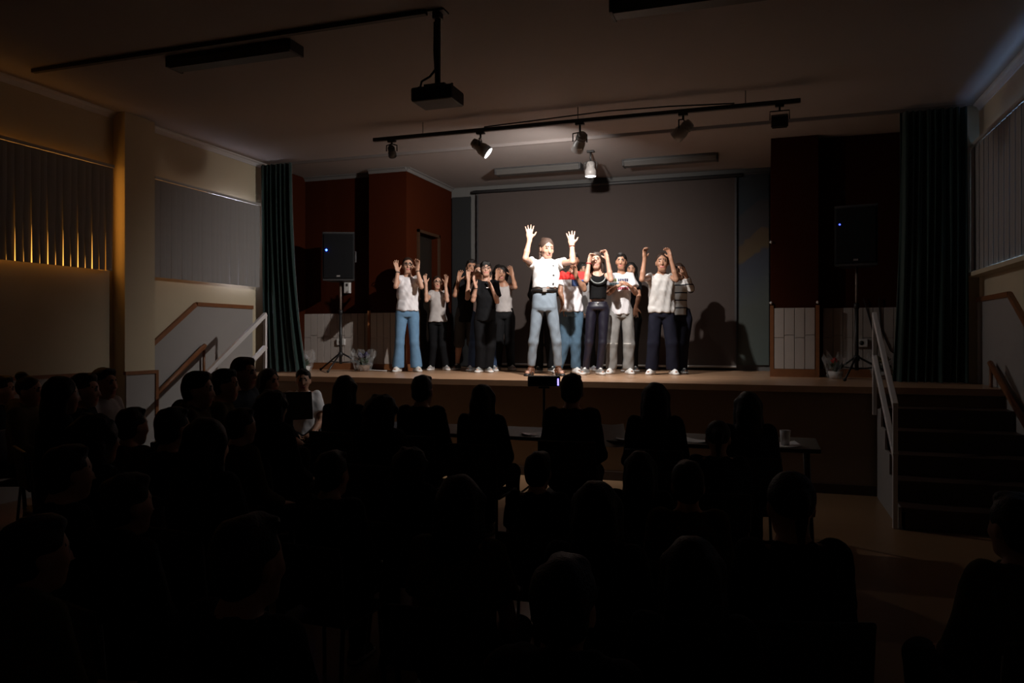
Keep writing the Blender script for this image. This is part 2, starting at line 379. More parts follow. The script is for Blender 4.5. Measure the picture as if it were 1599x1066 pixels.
# ------------------------------------------------------------------ smooth bodies: distance field -> mesh
V3 = lambda *a: np.array(a, dtype=np.float64)
def unit(v):
    v = np.asarray(v, float); return v / (np.linalg.norm(v) + 1e-9)
class Field:
    def __init__(s, vox): s.vox = vox; s.ops = []
    def cone(s, a, b, ra, rb, k=.02, m=0, sq=None, cuts=(), sub=False):
        a, b = V3(*a), V3(*b); R = max(ra, rb)
        s.ops.append(('c', np.minimum(a - ra, b - rb), np.maximum(a + ra, b + rb), k, m, sub, (a, b, ra, rb, sq, cuts))); return s
    def ell(s, c, r, k=.02, m=0, R=None, cuts=(), sub=False):
        c, r = V3(*c), V3(*r); e = np.full(3, r.max()) if R is not None else r
        s.ops.append(('e', c - e, c + e, k, m, sub, (c, r, R, cuts))); return s
    def loft(s, secs, k=.02, m=0, cuts=()):
        """secs: (z, cx, cy, half width, half depth) rising in z"""
        q = np.array(secs, float); lo = V3((q[:, 1] - q[:, 3]).min(), (q[:, 2] - q[:, 4]).min(), q[0, 0]); hi = V3((q[:, 1] + q[:, 3]).max(), (q[:, 2] + q[:, 4]).max(), q[-1, 0])
        s.ops.append(('l', lo, hi, k, m, False, (q, cuts))); return s
    def mesh(s, name, mats, parent=None, wr=0, wf=40, seed=0, smooth=1):
        vx = s.vox; pos = [o for o in s.ops if not o[5]]
        lo = np.min([o[1] for o in pos], 0) - 3 * vx; hi = np.max([o[2] for o in pos], 0) + 3 * vx
        n = np.ceil((hi - lo) / vx).astype(int) + 1
        ax = [(lo[i] + vx * np.arange(n[i])).astype(np.float32) for i in range(3)]
        D = np.full(n, .2, np.float32); Mt = np.zeros(n, np.uint8)
        for (ty, l, h, k, m, sub, p) in s.ops:
            mg = k + 2 * vx
            i0 = np.maximum(((l - mg - lo) / vx).astype(int), 0); i1 = np.minimum(((h + mg - lo) / vx).astype(int) + 2, n)
            if (i1 <= i0).any(): continue
            sl = tuple(slice(i0[j], i1[j]) for j in range(3))
            X = ax[0][sl[0]][:, None, None]; Y = ax[1][sl[1]][None, :, None]; Z = ax[2][sl[2]][None, None, :]
            if ty == 'c':
                a, b, ra, rb, sq, cuts = p
                px, py, pz = X - np.float32(a[0]), Y - np.float32(a[1]), Z - np.float32(a[2]); ba = b - a
                if sq is not None:
                    nv, f = unit(sq[0]), sq[1]; g = np.float32(1 / f - 1)
                    dt = (px * nv[0] + py * nv[1] + pz * nv[2]) * g; px = px + dt * nv[0]; py = py + dt * nv[1]; pz = pz + dt * nv[2]
                    ba = ba + nv * (ba @ nv) * float(g)
                t = np.clip((px * ba[0] + py * ba[1] + pz * ba[2]) / (ba @ ba + 1e-9), 0, 1)
                d = np.sqrt((px - ba[0] * t) ** 2 + (py - ba[1] * t) ** 2 + (pz - ba[2] * t) ** 2) - (ra + (rb - ra) * t)
                if sq is not None: d = d * np.float32(.5 + .5 * sq[1])
            elif ty == 'e':
                c, r, R, cuts = p
                px, py, pz = X - np.float32(c[0]), Y - np.float32(c[1]), Z - np.float32(c[2])
                if R is not None:
                    px, py, pz = (px * R[0, 0] + py * R[1, 0] + pz * R[2, 0], px * R[0, 1] + py * R[1, 1] + pz * R[2, 1], px * R[0, 2] + py * R[1, 2] + pz * R[2, 2])
                k0 = np.sqrt((px / r[0]) ** 2 + (py / r[1]) ** 2 + (pz / r[2]) ** 2)
                k1 = np.sqrt((px / r[0] ** 2) ** 2 + (py / r[1] ** 2) ** 2 + (pz / r[2] ** 2) ** 2)
                d = k0 * (k0 - 1) / (k1 + 1e-6)
            else:
                q, cuts = p; z = ax[2][sl[2]]
                I = [np.interp(z, q[:, 0], q[:, c_]).astype(np.float32)[None, None, :] for c_ in range(1, 5)]
                qx, qy = (X - I[0]) / I[2], (Y - I[1]) / I[3]
                d = (np.power(np.abs(qx) ** 2.2 + np.abs(qy) ** 2.2 + 1e-9, 1 / 2.2) - 1) * np.minimum(I[2], I[3])
                d = np.maximum(d, np.maximum(q[0, 0] - Z, Z - q[-1, 0]))
            for (cp, cn) in cuts:
                cn = unit(cn); d = np.maximum(d, (X - cp[0]) * cn[0] + (Y - cp[1]) * cn[1] + (Z - cp[2]) * cn[2])
            d = np.broadcast_to(d, tuple(i1 - i0)).astype(np.float32)
            o = D[sl]
            if sub:
                hh = np.clip(.5 - .5 * (o + d) / k, 0, 1); D[sl] = o + (-d - o) * hh + k * hh * (1 - hh)
            else:
                Mt[sl] = np.where(d < o, m, Mt[sl])
                hh = np.clip(.5 + .5 * (o - d) / k, 0, 1); D[sl] = o + (d - o) * hh - k * hh * (1 - hh)
        if wr:
            ii = np.nonzero(np.abs(D) < .03)
            x, y, z = (ax[j][ii[j]] for j in range(3)); f = wf; u = seed * 1.7
            wv = np.sin(f * (z * .7 + .6 * np.abs(x)) + 3 * np.sin(9 * x + u) + u) * .4 + np.sin(f * .8 * (x * 1.1 - z * .45 + y * .6) + 2.2 * np.sin(7 * z + u * 2)) * .8 + np.sin(f * 1.7 * (x * .8 + z * .5 + y) + 2 * np.sin(12 * x - u)) * .35
            D[ii] += (wr * wv).astype(np.float32)
        S = D < 0
        c8 = np.zeros(tuple(n - 1), np.uint8)
        cr = [(a, b, c) for a in (0, 1) for b in (0, 1) for c in (0, 1)]
        for (a, b, c) in cr: c8 += S[a:n[0] - 1 + a, b:n[1] - 1 + b, c:n[2] - 1 + c]
        act = np.nonzero((c8 > 0) & (c8 < 8)); na = len(act[0])
        acc = np.zeros((na, 3)); cnt = np.zeros(na)
        dv = {q: D[act[0] + q[0], act[1] + q[1], act[2] + q[2]] for q in cr}
        for q in cr:
            for j in range(3):
                if q[j]: continue
                e = list(q); e[j] = 1; d0, d1 = dv[q], dv[tuple(e)]
                x_ = (d0 < 0) != (d1 < 0); t = np.where(x_, d0 / np.where(x_, d0 - d1, 1), 0)
                pt = np.tile(np.array(q, float), (na, 1)); pt[:, j] = t
                acc += pt * x_[:, None]; cnt += x_
        co = acc / cnt[:, None] + np.stack(act, 1)
        vid = np.full(tuple(n - 1), -1, np.int32); vid[act] = np.arange(na)
        quads = []; qm = []
        for j in range(3):
            a, b = [(1, 2), (2, 0), (0, 1)][j]
            s0 = [slice(None)] * 3; s1 = [slice(None)] * 3; s0[j] = slice(0, -1); s1[j] = slice(1, None)
            A, B = S[tuple(s0)], S[tuple(s1)]
            ed = np.nonzero(A != B); ed = [e.copy() for e in ed]
            ok = (ed[a] > 0) & (ed[b] > 0) & (ed[a] < n[a] - 1) & (ed[b] < n[b] - 1)
            ed = [e[ok] for e in ed]; flip = A[tuple(ed)]
            def g(da, db):
                e = [x.copy() for x in ed]; e[a] -= da; e[b] -= db; return vid[tuple(e)]
            Q = np.stack([g(1, 1), g(0, 1), g(0, 0), g(1, 0)], 1)
            Q[~flip] = Q[~flip][:, ::-1]
            quads.append(Q); qm.append(Mt[tuple(ed)])
        Q = np.concatenate(quads); qm = np.concatenate(qm)
        good = (Q >= 0).all(1); Q = Q[good]; qm = qm[good]
        for _ in range(smooth):                      # light relaxation
            sm = np.zeros_like(co); ct = np.zeros(na)
            for i in range(4):
                np.add.at(sm, Q[:, i], co[Q[:, (i + 1) % 4]]); np.add.at(ct, Q[:, i], 1)
                np.add.at(sm, Q[:, i], co[Q[:, (i + 3) % 4]]); np.add.at(ct, Q[:, i], 1)
            co = co * .5 + .5 * sm / np.maximum(ct, 1)[:, None]
        co = co * vx + lo
        me = bpy.data.meshes.new(name); nq = len(Q)
        me.vertices.add(na); me.vertices.foreach_set('co', co.astype(np.float32).ravel())
        me.loops.add(nq * 4); me.loops.foreach_set('vertex_index', Q.astype(np.int32).ravel())
        me.polygons.add(nq); me.polygons.foreach_set('loop_start', np.arange(0, nq * 4, 4, dtype=np.int32))
        me.polygons.foreach_set('use_smooth', np.ones(nq, bool)); 
        for m in mats: me.materials.append(m)
        me.polygons.foreach_set('material_index', np.minimum(qm, len(mats) - 1).astype(np.int32))
        me.update(calc_edges=True); me.validate()
        o = bpy.data.objects.new(name, me); COL.objects.link(o)
        if parent: o.parent = parent
        return o

def rotm(yaw, pitch, roll=0):
    """yaw>0 turns the face to +x, pitch>0 looks down; face looks along -y"""
    return np.array((Matrix.Rotation(yaw, 3, 'Z') @ Matrix.Rotation(pitch, 3, 'X') @ Matrix.Rotation(roll, 3, 'Y')))
M_lips = mat('lips', (.42, .13, .11), .5); M_eye = mat('dark_eye', (.075, .045, .035), .3)
def skin(n, c): return mat('skin_' + n, c, .5, .05, 30)
SK1 = skin('fair', (.50, .28, .20)); SK2 = skin('light', (.50, .28, .19)); SK3 = skin('tan', (.36, .18, .11)); SK4 = skin('olive', (.28, .14, .085))
def hairm(n, c): return mat('hair_' + n, c, .55, .3, 60, .4, 130, spec=.25)
HB = hairm('black', (.010, .008, .007)); HD = hairm('dark_brown', (.028, .015, .010)); HM = hairm('brown', (.075, .042, .028))
def cloth(n, c, noise=.05, rough=.85, bump=.08): return mat('cloth_' + n, c, rough, noise, 14, bump, 220, spec=.15)

def add_hand(f, wr, tip, k, nrm, spread=.18, curl=.3, thumb=1):
    """wrist, fingertip target, palm normal; thumb = side (+1/-1) along cross(dir, normal)"""
    wr = V3(*wr); d = unit(V3(*tip) - wr); n = unit(nrm); n = unit(n - d * (n @ d)); l = np.cross(d, n)
    f.cone(wr - d * .01 * k, wr + d * .04 * k, .026 * k, .036 * k, .02, sq=(n, .55))
    f.cone(wr + d * .045 * k, wr + d * .082 * k, .038 * k, .037 * k, .012, sq=(n, .40))
    for i, (off, L) in enumerate(((-.030, .058), (-.0105, .070), (.0105, .075), (.030, .066))):
        off *= thumb; sp = spread * (off / .03) ; fd = unit(d + l * sp)
        b = wr + d * .085 * k + l * off * k
        m_ = b + (fd * math.cos(curl * .5) + n * math.sin(curl * .5)) * L * .5 * k
        e = m_ + (fd * math.cos(curl * 1.6) + n * math.sin(curl * 1.6)) * L * .55 * k
        f.cone(b, m_, .0098 * k, .009 * k, .006); f.cone(m_, e, .009 * k, .0078 * k, .003)
    b = wr + d * .03 * k + l * thumb * .026 * k
    m_ = b + (d * .55 + l * thumb * .8 + n * .25) * .042 * k
    e = m_ + (d * .8 + l * thumb * .45 + n * .2) * .034 * k
    f.cone(b, m_, .015 * k, .0105 * k, .012); f.cone(m_, e, .0105 * k, .0085 * k, .004)

def head_frame(J):
    hs = J['hs']; R = rotm(*J.get('hrot', (0, 0, 0))); c = V3(*J['hc'])
    return c, R, hs / .228
def hp(J, p):
    c, R, s = head_frame(J); return c + R @ (V3(*p) * s)

def build_body(J, vox, parent, skn, hairmat, hands=True):
    f = Field(vox); c, R, s = head_frame(J); k = J['k']
    def e(p, r, **kw): f.ell(c + R @ (V3(*p) * s), V3(*r) * s, R=R, **kw)
    def cn(a, b, ra, rb, **kw): f.cone(c + R @ (V3(*a) * s), c + R @ (V3(*b) * s), ra * s, rb * s, **kw)
    # head and face
    e((0, .012, .024), (.074, .090, .088)); e((0, -.022, -.03), (.060, .064, .082), k=.03); cn((-.016, -.05, -.092), (.016, -.05, -.092), .026, .026, k=.03)
    cn((0, -.084, .006), (0, -.100, -.030), .008, .0125, k=.012)
    for q in (-1, 1):
        e((q * .073, .012, -.014), (.011, .020, .030), k=.008); e((q * .030, -.100, .010), (.018, .015, .010), k=.012, sub=True)
        e((q * .030, -.0775, .009), (.0115, .0105, .0062), k=.003, m=1)
        cn((q * .016, -.0835, .029), (q * .045, -.0735, .030), .0042, .0034, k=.003, m=2)
        e((q * .036, -.062, -.026), (.022, .018, .020), k=.02)
    cn((-.019, -.0815, -.064), (.019, -.0815, -.064), .0075, .0075, k=.005, m=3)
    # neck, torso
    sm = (V3(*J['sL']) + V3(*J['sR'])) / 2; nb = sm + V3(0, .012, .03 * k)
    f.cone(c + R @ (V3(0, .02, -.06) * s), nb, .046 * s, .050 * k, k=.03)
    f.cone(nb, sm + V3(0, .01, -.02), .052 * k, .07 * k, k=.03)
    hm = (V3(*J['hL']) + V3(*J['hR'])) / 2; sw = abs(J['sR'][0] - J['sL'][0]) / 2
    ch = sm + (hm - sm) * .28; wa = sm + (hm - sm) * .68
    f.cone(V3(*J['sL']) + V3(.02, .005, 0), V3(*J['sR']) + V3(-.02, .005, 0), .042 * k, .042 * k, k=.03)
    f.cone(ch, wa, sw * .92, sw * .80, k=.04, sq=(J.get('fwd', (0, 1, 0)), .66))
    f.cone(wa, hm + V3(0, 0, .09), sw * .74, sw * .42, k=.03, sq=(J.get('fwd', (0, 1, 0)), .68))
    for q in 'LR':
        S_, E_, W_, T_ = (V3(*J[a + q]) for a in 'sewt')
        f.cone(S_, E_, .041 * k, .033 * k, k=.03); f.cone(E_, E_ + (W_ - E_) * .35, .033 * k, .0335 * k, k=.012); f.cone(E_ + (W_ - E_) * .35, W_, .0335 * k, .0235 * k, k=.012)
        if hands:
            add_hand(f, W_, T_, k * J.get('hk', 1), J.get('n' + q, (0, -1, 0)), J.get('sp', .2), J.get('curl' + q, .3), J.get('th' + q, 1 if q == 'L' else -1))
        H_, K_, A_ = V3(*J['h' + q]), V3(*J['k' + q]), V3(*J['a' + q])
        lr = J.get('lr', .72) * k
        f.cone(H_, K_, .064 * lr, .047 * lr, k=.01); f.cone(K_, K_ + (A_ - K_) * .35, .045 * lr, .046 * lr, k=.015); f.cone(K_ + (A_ - K_) * .35, A_, .046 * lr, .029 * k, k=.015)
        td = V3(*J.get('toe' + q, (0, -1, 0)))
        f.cone(A_ + V3(0, 0, -.035 * k) - td * .03 * k, A_ + V3(0, 0, -.05 * k) + td * .12 * k, .030 * k, .024 * k, k=.03)
    return f.mesh('body', [skn, M_eye, hairmat, M_lips], parent)

def build_hair(J, style, hairmat, parent, vox, seed=0):
    f = Field(vox); c, R, s = head_frame(J)
    def e(p, r, **kw): f.ell(c + R @ (V3(*p) * s), V3(*r) * s, R=R, **kw)
    def cn(a, b, ra, rb, **kw): f.cone(c + R @ (V3(*a) * s), c + R @ (V3(*b) * s), ra * s, rb * s, **kw)
    face = lambda top=.040, w=.060: (e((0, -.125, -.032), (w + .006, .089, .077 + top), k=.008, sub=True))
    wr = .0
    if style == 'short':
        e((0, .023, .034), (.082, .095, .092)); e((0, .05, -.02), (.070, .058, .070), k=.02); face(.035, .064)
        e((0, -.035, .098), (.056, .036, .026), k=.02); wr = .004
    elif style == 'bangs':
        e((0, .022, .034), (.085, .097, .093)); e((0, .045, -.03), (.080, .065, .075), k=.02); face(.012, .060)
        for x in (-.045, -.022, 0, .022, .045): cn((x, -.055, .092), (x * 1.1, -.076 + abs(x) * .25, .046), .017, .009, k=.01)
        wr = .003
    elif style == 'tied':
        e((0, .019, .031), (.0795, .0935, .089)); face(.045, .066); e((0, .108, .035), (.034, .034, .034), k=.02)
        cn((.0, .125, .02), (.0, .115, -.12), .026, .014, k=.015); wr = .001
    elif style == 'braid':
        e((0, .019, .031), (.0795, .0935, .089)); face(.046, .066); e((-.01, .085, .085), (.036, .036, .030), k=.02)
        for i in range(7): e((-.062 - .002 * i, .06 - .012 * i, .03 - .032 * i), (.020 - .001 * i, .020, .020), k=.008)
        wr = .0015
    elif style == 'bun':
        e((0, .019, .031), (.0795, .0935, .090)); face(.044, .066); e((0, .075, .115), (.045, .045, .038), k=.015); wr = .002
    elif style == 'long':
        e((0, .020, .032), (.084, .096, .092)); face(.040, .058)
        e((0, .07, -.08), (.088, .052, .15), k=.03); e((0, .075, -.18), (.095, .045, .10), k=.03)
        for q in (-1, 1): cn((q * .074, .0, .03), (q * .088, .025, -.17), .026, .024, k=.03)
        wr = .003
    elif style == 'curly':
        e((0, .025, .022), (.112, .110, .100)); e((0, .05, -.07), (.115, .085, .09), k=.03); face(.022, .062)
        rg = random.Random(seed)
        for i in range(26):
            a = rg.uniform(0, 6.28); b = rg.uniform(-.6, 1.3); q = (.105 * math.cos(a) * math.cos(b), .03 + .1 * math.sin(a) * math.cos(b), .01 + .1 * math.sin(b))
            if q[1] < -.03 and q[2] < .05: continue
            e(q, (.026, .026, .026), k=.008)
        wr = .003
    elif style == 'cap':
        e((0, .016, .034), (.082, .100, .088)); e((0, .05, -.03), (.074, .06, .08), k=.02); face(.02, .064)
        e((0, -.11, .045), (.06, .06, .012), k=.008)
    return f.mesh('hair', [hairmat], parent, wr=wr, wf=90, seed=seed)

def build_top(J, parent, mats, vox, hem=None, sleeve=.55, loose=1.0, neck='crew', wr=.004, seed=0, flare=1.08, name='shirt', sr=1.0, hem_round=0):
    """upper garment around the torso; sleeve = share of the upper arm covered (>1 reaches down the forearm)"""
    f = Field(vox); k = J['k']; sL, sR = V3(*J['sL']), V3(*J['sR']); sm = (sL + sR) / 2; hm = (V3(*J['hL']) + V3(*J['hR'])) / 2
    sw = abs(sR[0] - sL[0]) / 2; zt = sm[2]
    hem = hm[2] + .02 if hem is None else hem
    cx = lambda z: hm[0] + (sm[0] - hm[0]) * np.clip((z - hm[2]) / (zt - hm[2]), 0, 1)
    cy = lambda z: hm[1] + (sm[1] - hm[1]) * np.clip((z - hm[2]) / (zt - hm[2]), 0, 1)
    Lt = zt - hem; W = sw * .88 + .026 * k
    lw = lambda a: a * W * (1 + .5 * (loose - 1))
    ld = 1 + .4 * (loose - 1)
    secs = [(hem, lw(.98 * flare), .112 * k * ld * flare), (hem + .35 * Lt, lw(.94), .104 * k * ld), (hem + .62 * Lt, lw(.98), .116 * k * ld), (zt - .045 * k, lw(1.0), .112 * k), (zt + .004 * k, W * .86, .088 * k), (zt + .036 * k, W * .54, .068 * k), (zt + .058 * k, .064 * k, .060 * k)]
    f.loft([(z, cx(z), cy(z) + .004, w, d) for (z, w, d) in secs])
    if sleeve > 0:
        for q in 'LR':
            S_, E_, W_ = V3(*J['s' + q]), V3(*J['e' + q]), V3(*J['w' + q]); d = E_ - S_
            if sleeve <= 1:
                e = S_ + d * sleeve; f.cone(S_, S_ + d * (sleeve + .25), .057 * k * sr, .058 * k * loose * sr, k=.03, cuts=[(e, d)])
            else:
                f.cone(S_, E_, .058 * k * sr, .050 * k * sr, k=.03); w = W_ - E_; e = E_ + w * (sleeve - 1)
                f.cone(E_, W_, .050 * k * sr, .040 * k * sr, k=.02, cuts=[(e, w)])
    nc = sm + V3(0, -.012, .075 * k)
    if neck == 'crew': f.ell(nc, V3(.068, .072, .050) * k, k=.008, sub=True)
    elif neck == 'scoop': f.ell(nc + V3(0, -.03, -.015 * k), V3(.085, .085, .085) * k, k=.008, sub=True)
    elif neck == 'high': f.cone(sm + V3(0, .006, .02 * k), sm + V3(0, -.002, .10 * k), .060 * k, .056 * k, k=.012, cuts=[(sm + V3(0, 0, .085 * k), V3(0, -.3, 1))])
    elif neck == 'hood':
        f.cone(sm + V3(-.075, .035, .04) * k + sm * (1 - k) * 0, sm + V3(.075, .035, .04) * k, .05 * k, .05 * k, k=.03); f.ell(sm + V3(0, .085, .03) * k, V3(.10, .055, .075) * k, k=.03); f.ell(nc, V3(.06, .07, .05) * k, k=.008, sub=True)
    if hem_round: f.ell((cx(hem), cy(hem), hem + hem_round), (lw(1.0), .112 * k, hem_round * 1.4), k=.03)
    return f.mesh(name, mats, parent, wr=wr * .75, wf=72, seed=seed)

def build_legs(J, parent, mats, vox, top=None, rt=.085, rk=.062, ra=.058, end=None, wr=.003, seed=0, name='trousers', hipw=1.0, waist=None):
    f = Field(vox); k = J['k']; hL, hR = V3(*J['hL']), V3(*J['hR']); hm = (hL + hR) / 2; sw = abs(hR[0] - hL[0]) / 2
    top = hm[2] + .17 * k if top is None else top
    ww = (sw + rt * k * .92) * hipw
    wst = ww * .84 if waist is None else waist
    f.loft([(hm[2] + .0 * k, hm[0], hm[1], ww * .90, .095 * k), (hm[2] + .04 * k, hm[0], hm[1] + .006, ww, .112 * k), (max(top - .03, hm[2] + .06 * k), hm[0], hm[1], wst * 1.03, .092 * k), (max(top, hm[2] + .08 * k), hm[0], hm[1], wst, .088 * k)])
    for q in 'LR':
        H_, K_, A_ = V3(*J['h' + q]), V3(*J['k' + q]), V3(*J['a' + q])
        f.cone(H_, K_, rt * k, rk * k, k=.008)
        e = A_ + V3(0, 0, -.02 * k) if end is None else K_ + (A_ - K_) * end
        f.cone(K_, A_ + (A_ - K_) * .25, rk * k, ra * k, k=.02, cuts=[(e, A_ - K_)])
    return f.mesh(name, mats, parent, wr=wr * .6, wf=62, seed=seed)
def build_seated_legs(J, parent, mats, vox, seed=0):
    f = Field(vox); k = J['k']; hL, hR = V3(*J['hL']), V3(*J['hR']); hm = (hL + hR) / 2
    f.ell(hm + V3(0, .01, .02) * k, V3(.165, .13, .10) * k)
    for q in 'LR':
        H_, K_, A_ = V3(*J['h' + q]), V3(*J['k' + q]), V3(*J['a' + q])
        f.cone(H_, K_, .082 * k, .064 * k, k=.03); f.cone(K_, A_, .062 * k, .052 * k, k=.02, cuts=[(A_ + V3(0, 0, .01), (0, 0, -1))])
    return f.mesh('trousers', mats, parent, wr=.003, wf=40, seed=seed)

def build_shoe(J, q, parent, mats, vox, heel=0, kind='sneaker'):
    f = Field(vox); k = J['k']; A = V3(*J['a' + q]); td = unit(V3(*J.get('toe' + q, (0, -1, 0)))); z0 = J.get('gz', 0)
    b = V3(A[0], A[1], z0); cut = [((0, 0, z0 + .001), (0, 0, -1))]
    if kind == 'sneaker':
        f.cone(b - td * .035 * k + V3(0, 0, .022 * k), b + td * .125 * k + V3(0, 0, .020 * k), .040 * k, .043 * k, k=.01, m=1, cuts=cut + [((0, 0, z0 + .026 * k), (0, 0, 1))])
        f.cone(b - td * .025 * k + V3(0, 0, .045 * k), b + td * .10 * k + V3(0, 0, .036 * k), .040 * k, .038 * k, k=.02, cuts=[((0, 0, z0 + .024 * k), (0, 0, -1))])
        f.cone(b + V3(0, 0, .04 * k) - td * .01, A + V3(0, 0, .02 * k), .042 * k, .042 * k, k=.02, cuts=[(A + V3(0, 0, .015 * k), (0, 0, 1))])
        f.cone(b + td * .03 * k + V3(0, 0, .085 * k), b + td * .085 * k + V3(0, 0, .062 * k), .014 * k, .016 * k, k=.01, m=2)
    else:                                            # open sandal: platform, heel, straps
        f.cone(b + V3(0, 0, .03) + td * .02, b + td * .13 * k + V3(0, 0, .012), .036 * k, .042 * k, k=.01, cuts=cut, sq=((0, 0, 1), .5))
        f.cone(b - td * .03 * k + V3(0, 0, .0), b - td * .03 * k + V3(0, 0, .04), .024, .030, k=.01, cuts=cut)
        f.cone(b - td * .035 * k + V3(0, 0, .045), A - td * .02 + V3(0, 0, -.01), .036, .040, k=.01, m=1)
        f.cone(b + td * .09 * k + V3(-.02, 0, .045), b + td * .09 * k + V3(.02, 0, .045), .026, .026, k=.01, m=1)
        f.cone(b + td * .05 * k + V3(0, 0, .06), A + V3(0, 0, .0), .030, .040, k=.01, m=1, sq=(td, .7))
    return f.mesh('shoe', mats, parent, smooth=1)

def glasses(J, parent, m=None):
    g = MB(); s = head_frame(J)[2]
    for q in (-1, 1):
        pts = [hp(J, (q * .033 + .023 * math.cos(t), -.094, .008 + .018 * math.sin(t))) for t in np.linspace(0, 2 * math.pi, 15)]
        g.tube(pts, .0028 * s, 6); g.tube([hp(J, (q * .056, -.092, .012)), hp(J, (q * .076, -.06, .014)), hp(J, (q * .080, .012, .008))], .0026 * s, 6)
    g.tube([hp(J, (-.010, -.096, .012)), hp(J, (.010, -.096, .012))], .0026 * s, 6)
    return g.build('glasses', m or M_black, parent)
def bracelet(J, q, parent, m, at=.93, r=.030):
    E_, W_ = V3(*J['e' + q]), V3(*J['w' + q]); d = unit(W_ - E_); c = E_ + (W_ - E_) * at; k = J['k']
    a = unit(np.cross(d, V3(.3, 1, .2))); b = np.cross(d, a)
    pts = [c + (a * math.cos(t) + b * math.sin(t)) * r * k for t in np.linspace(0, 2 * math.pi, 13)]
    return MB().tube(pts, .006 * k, 6, cap=False).build('bracelet', m, parent)
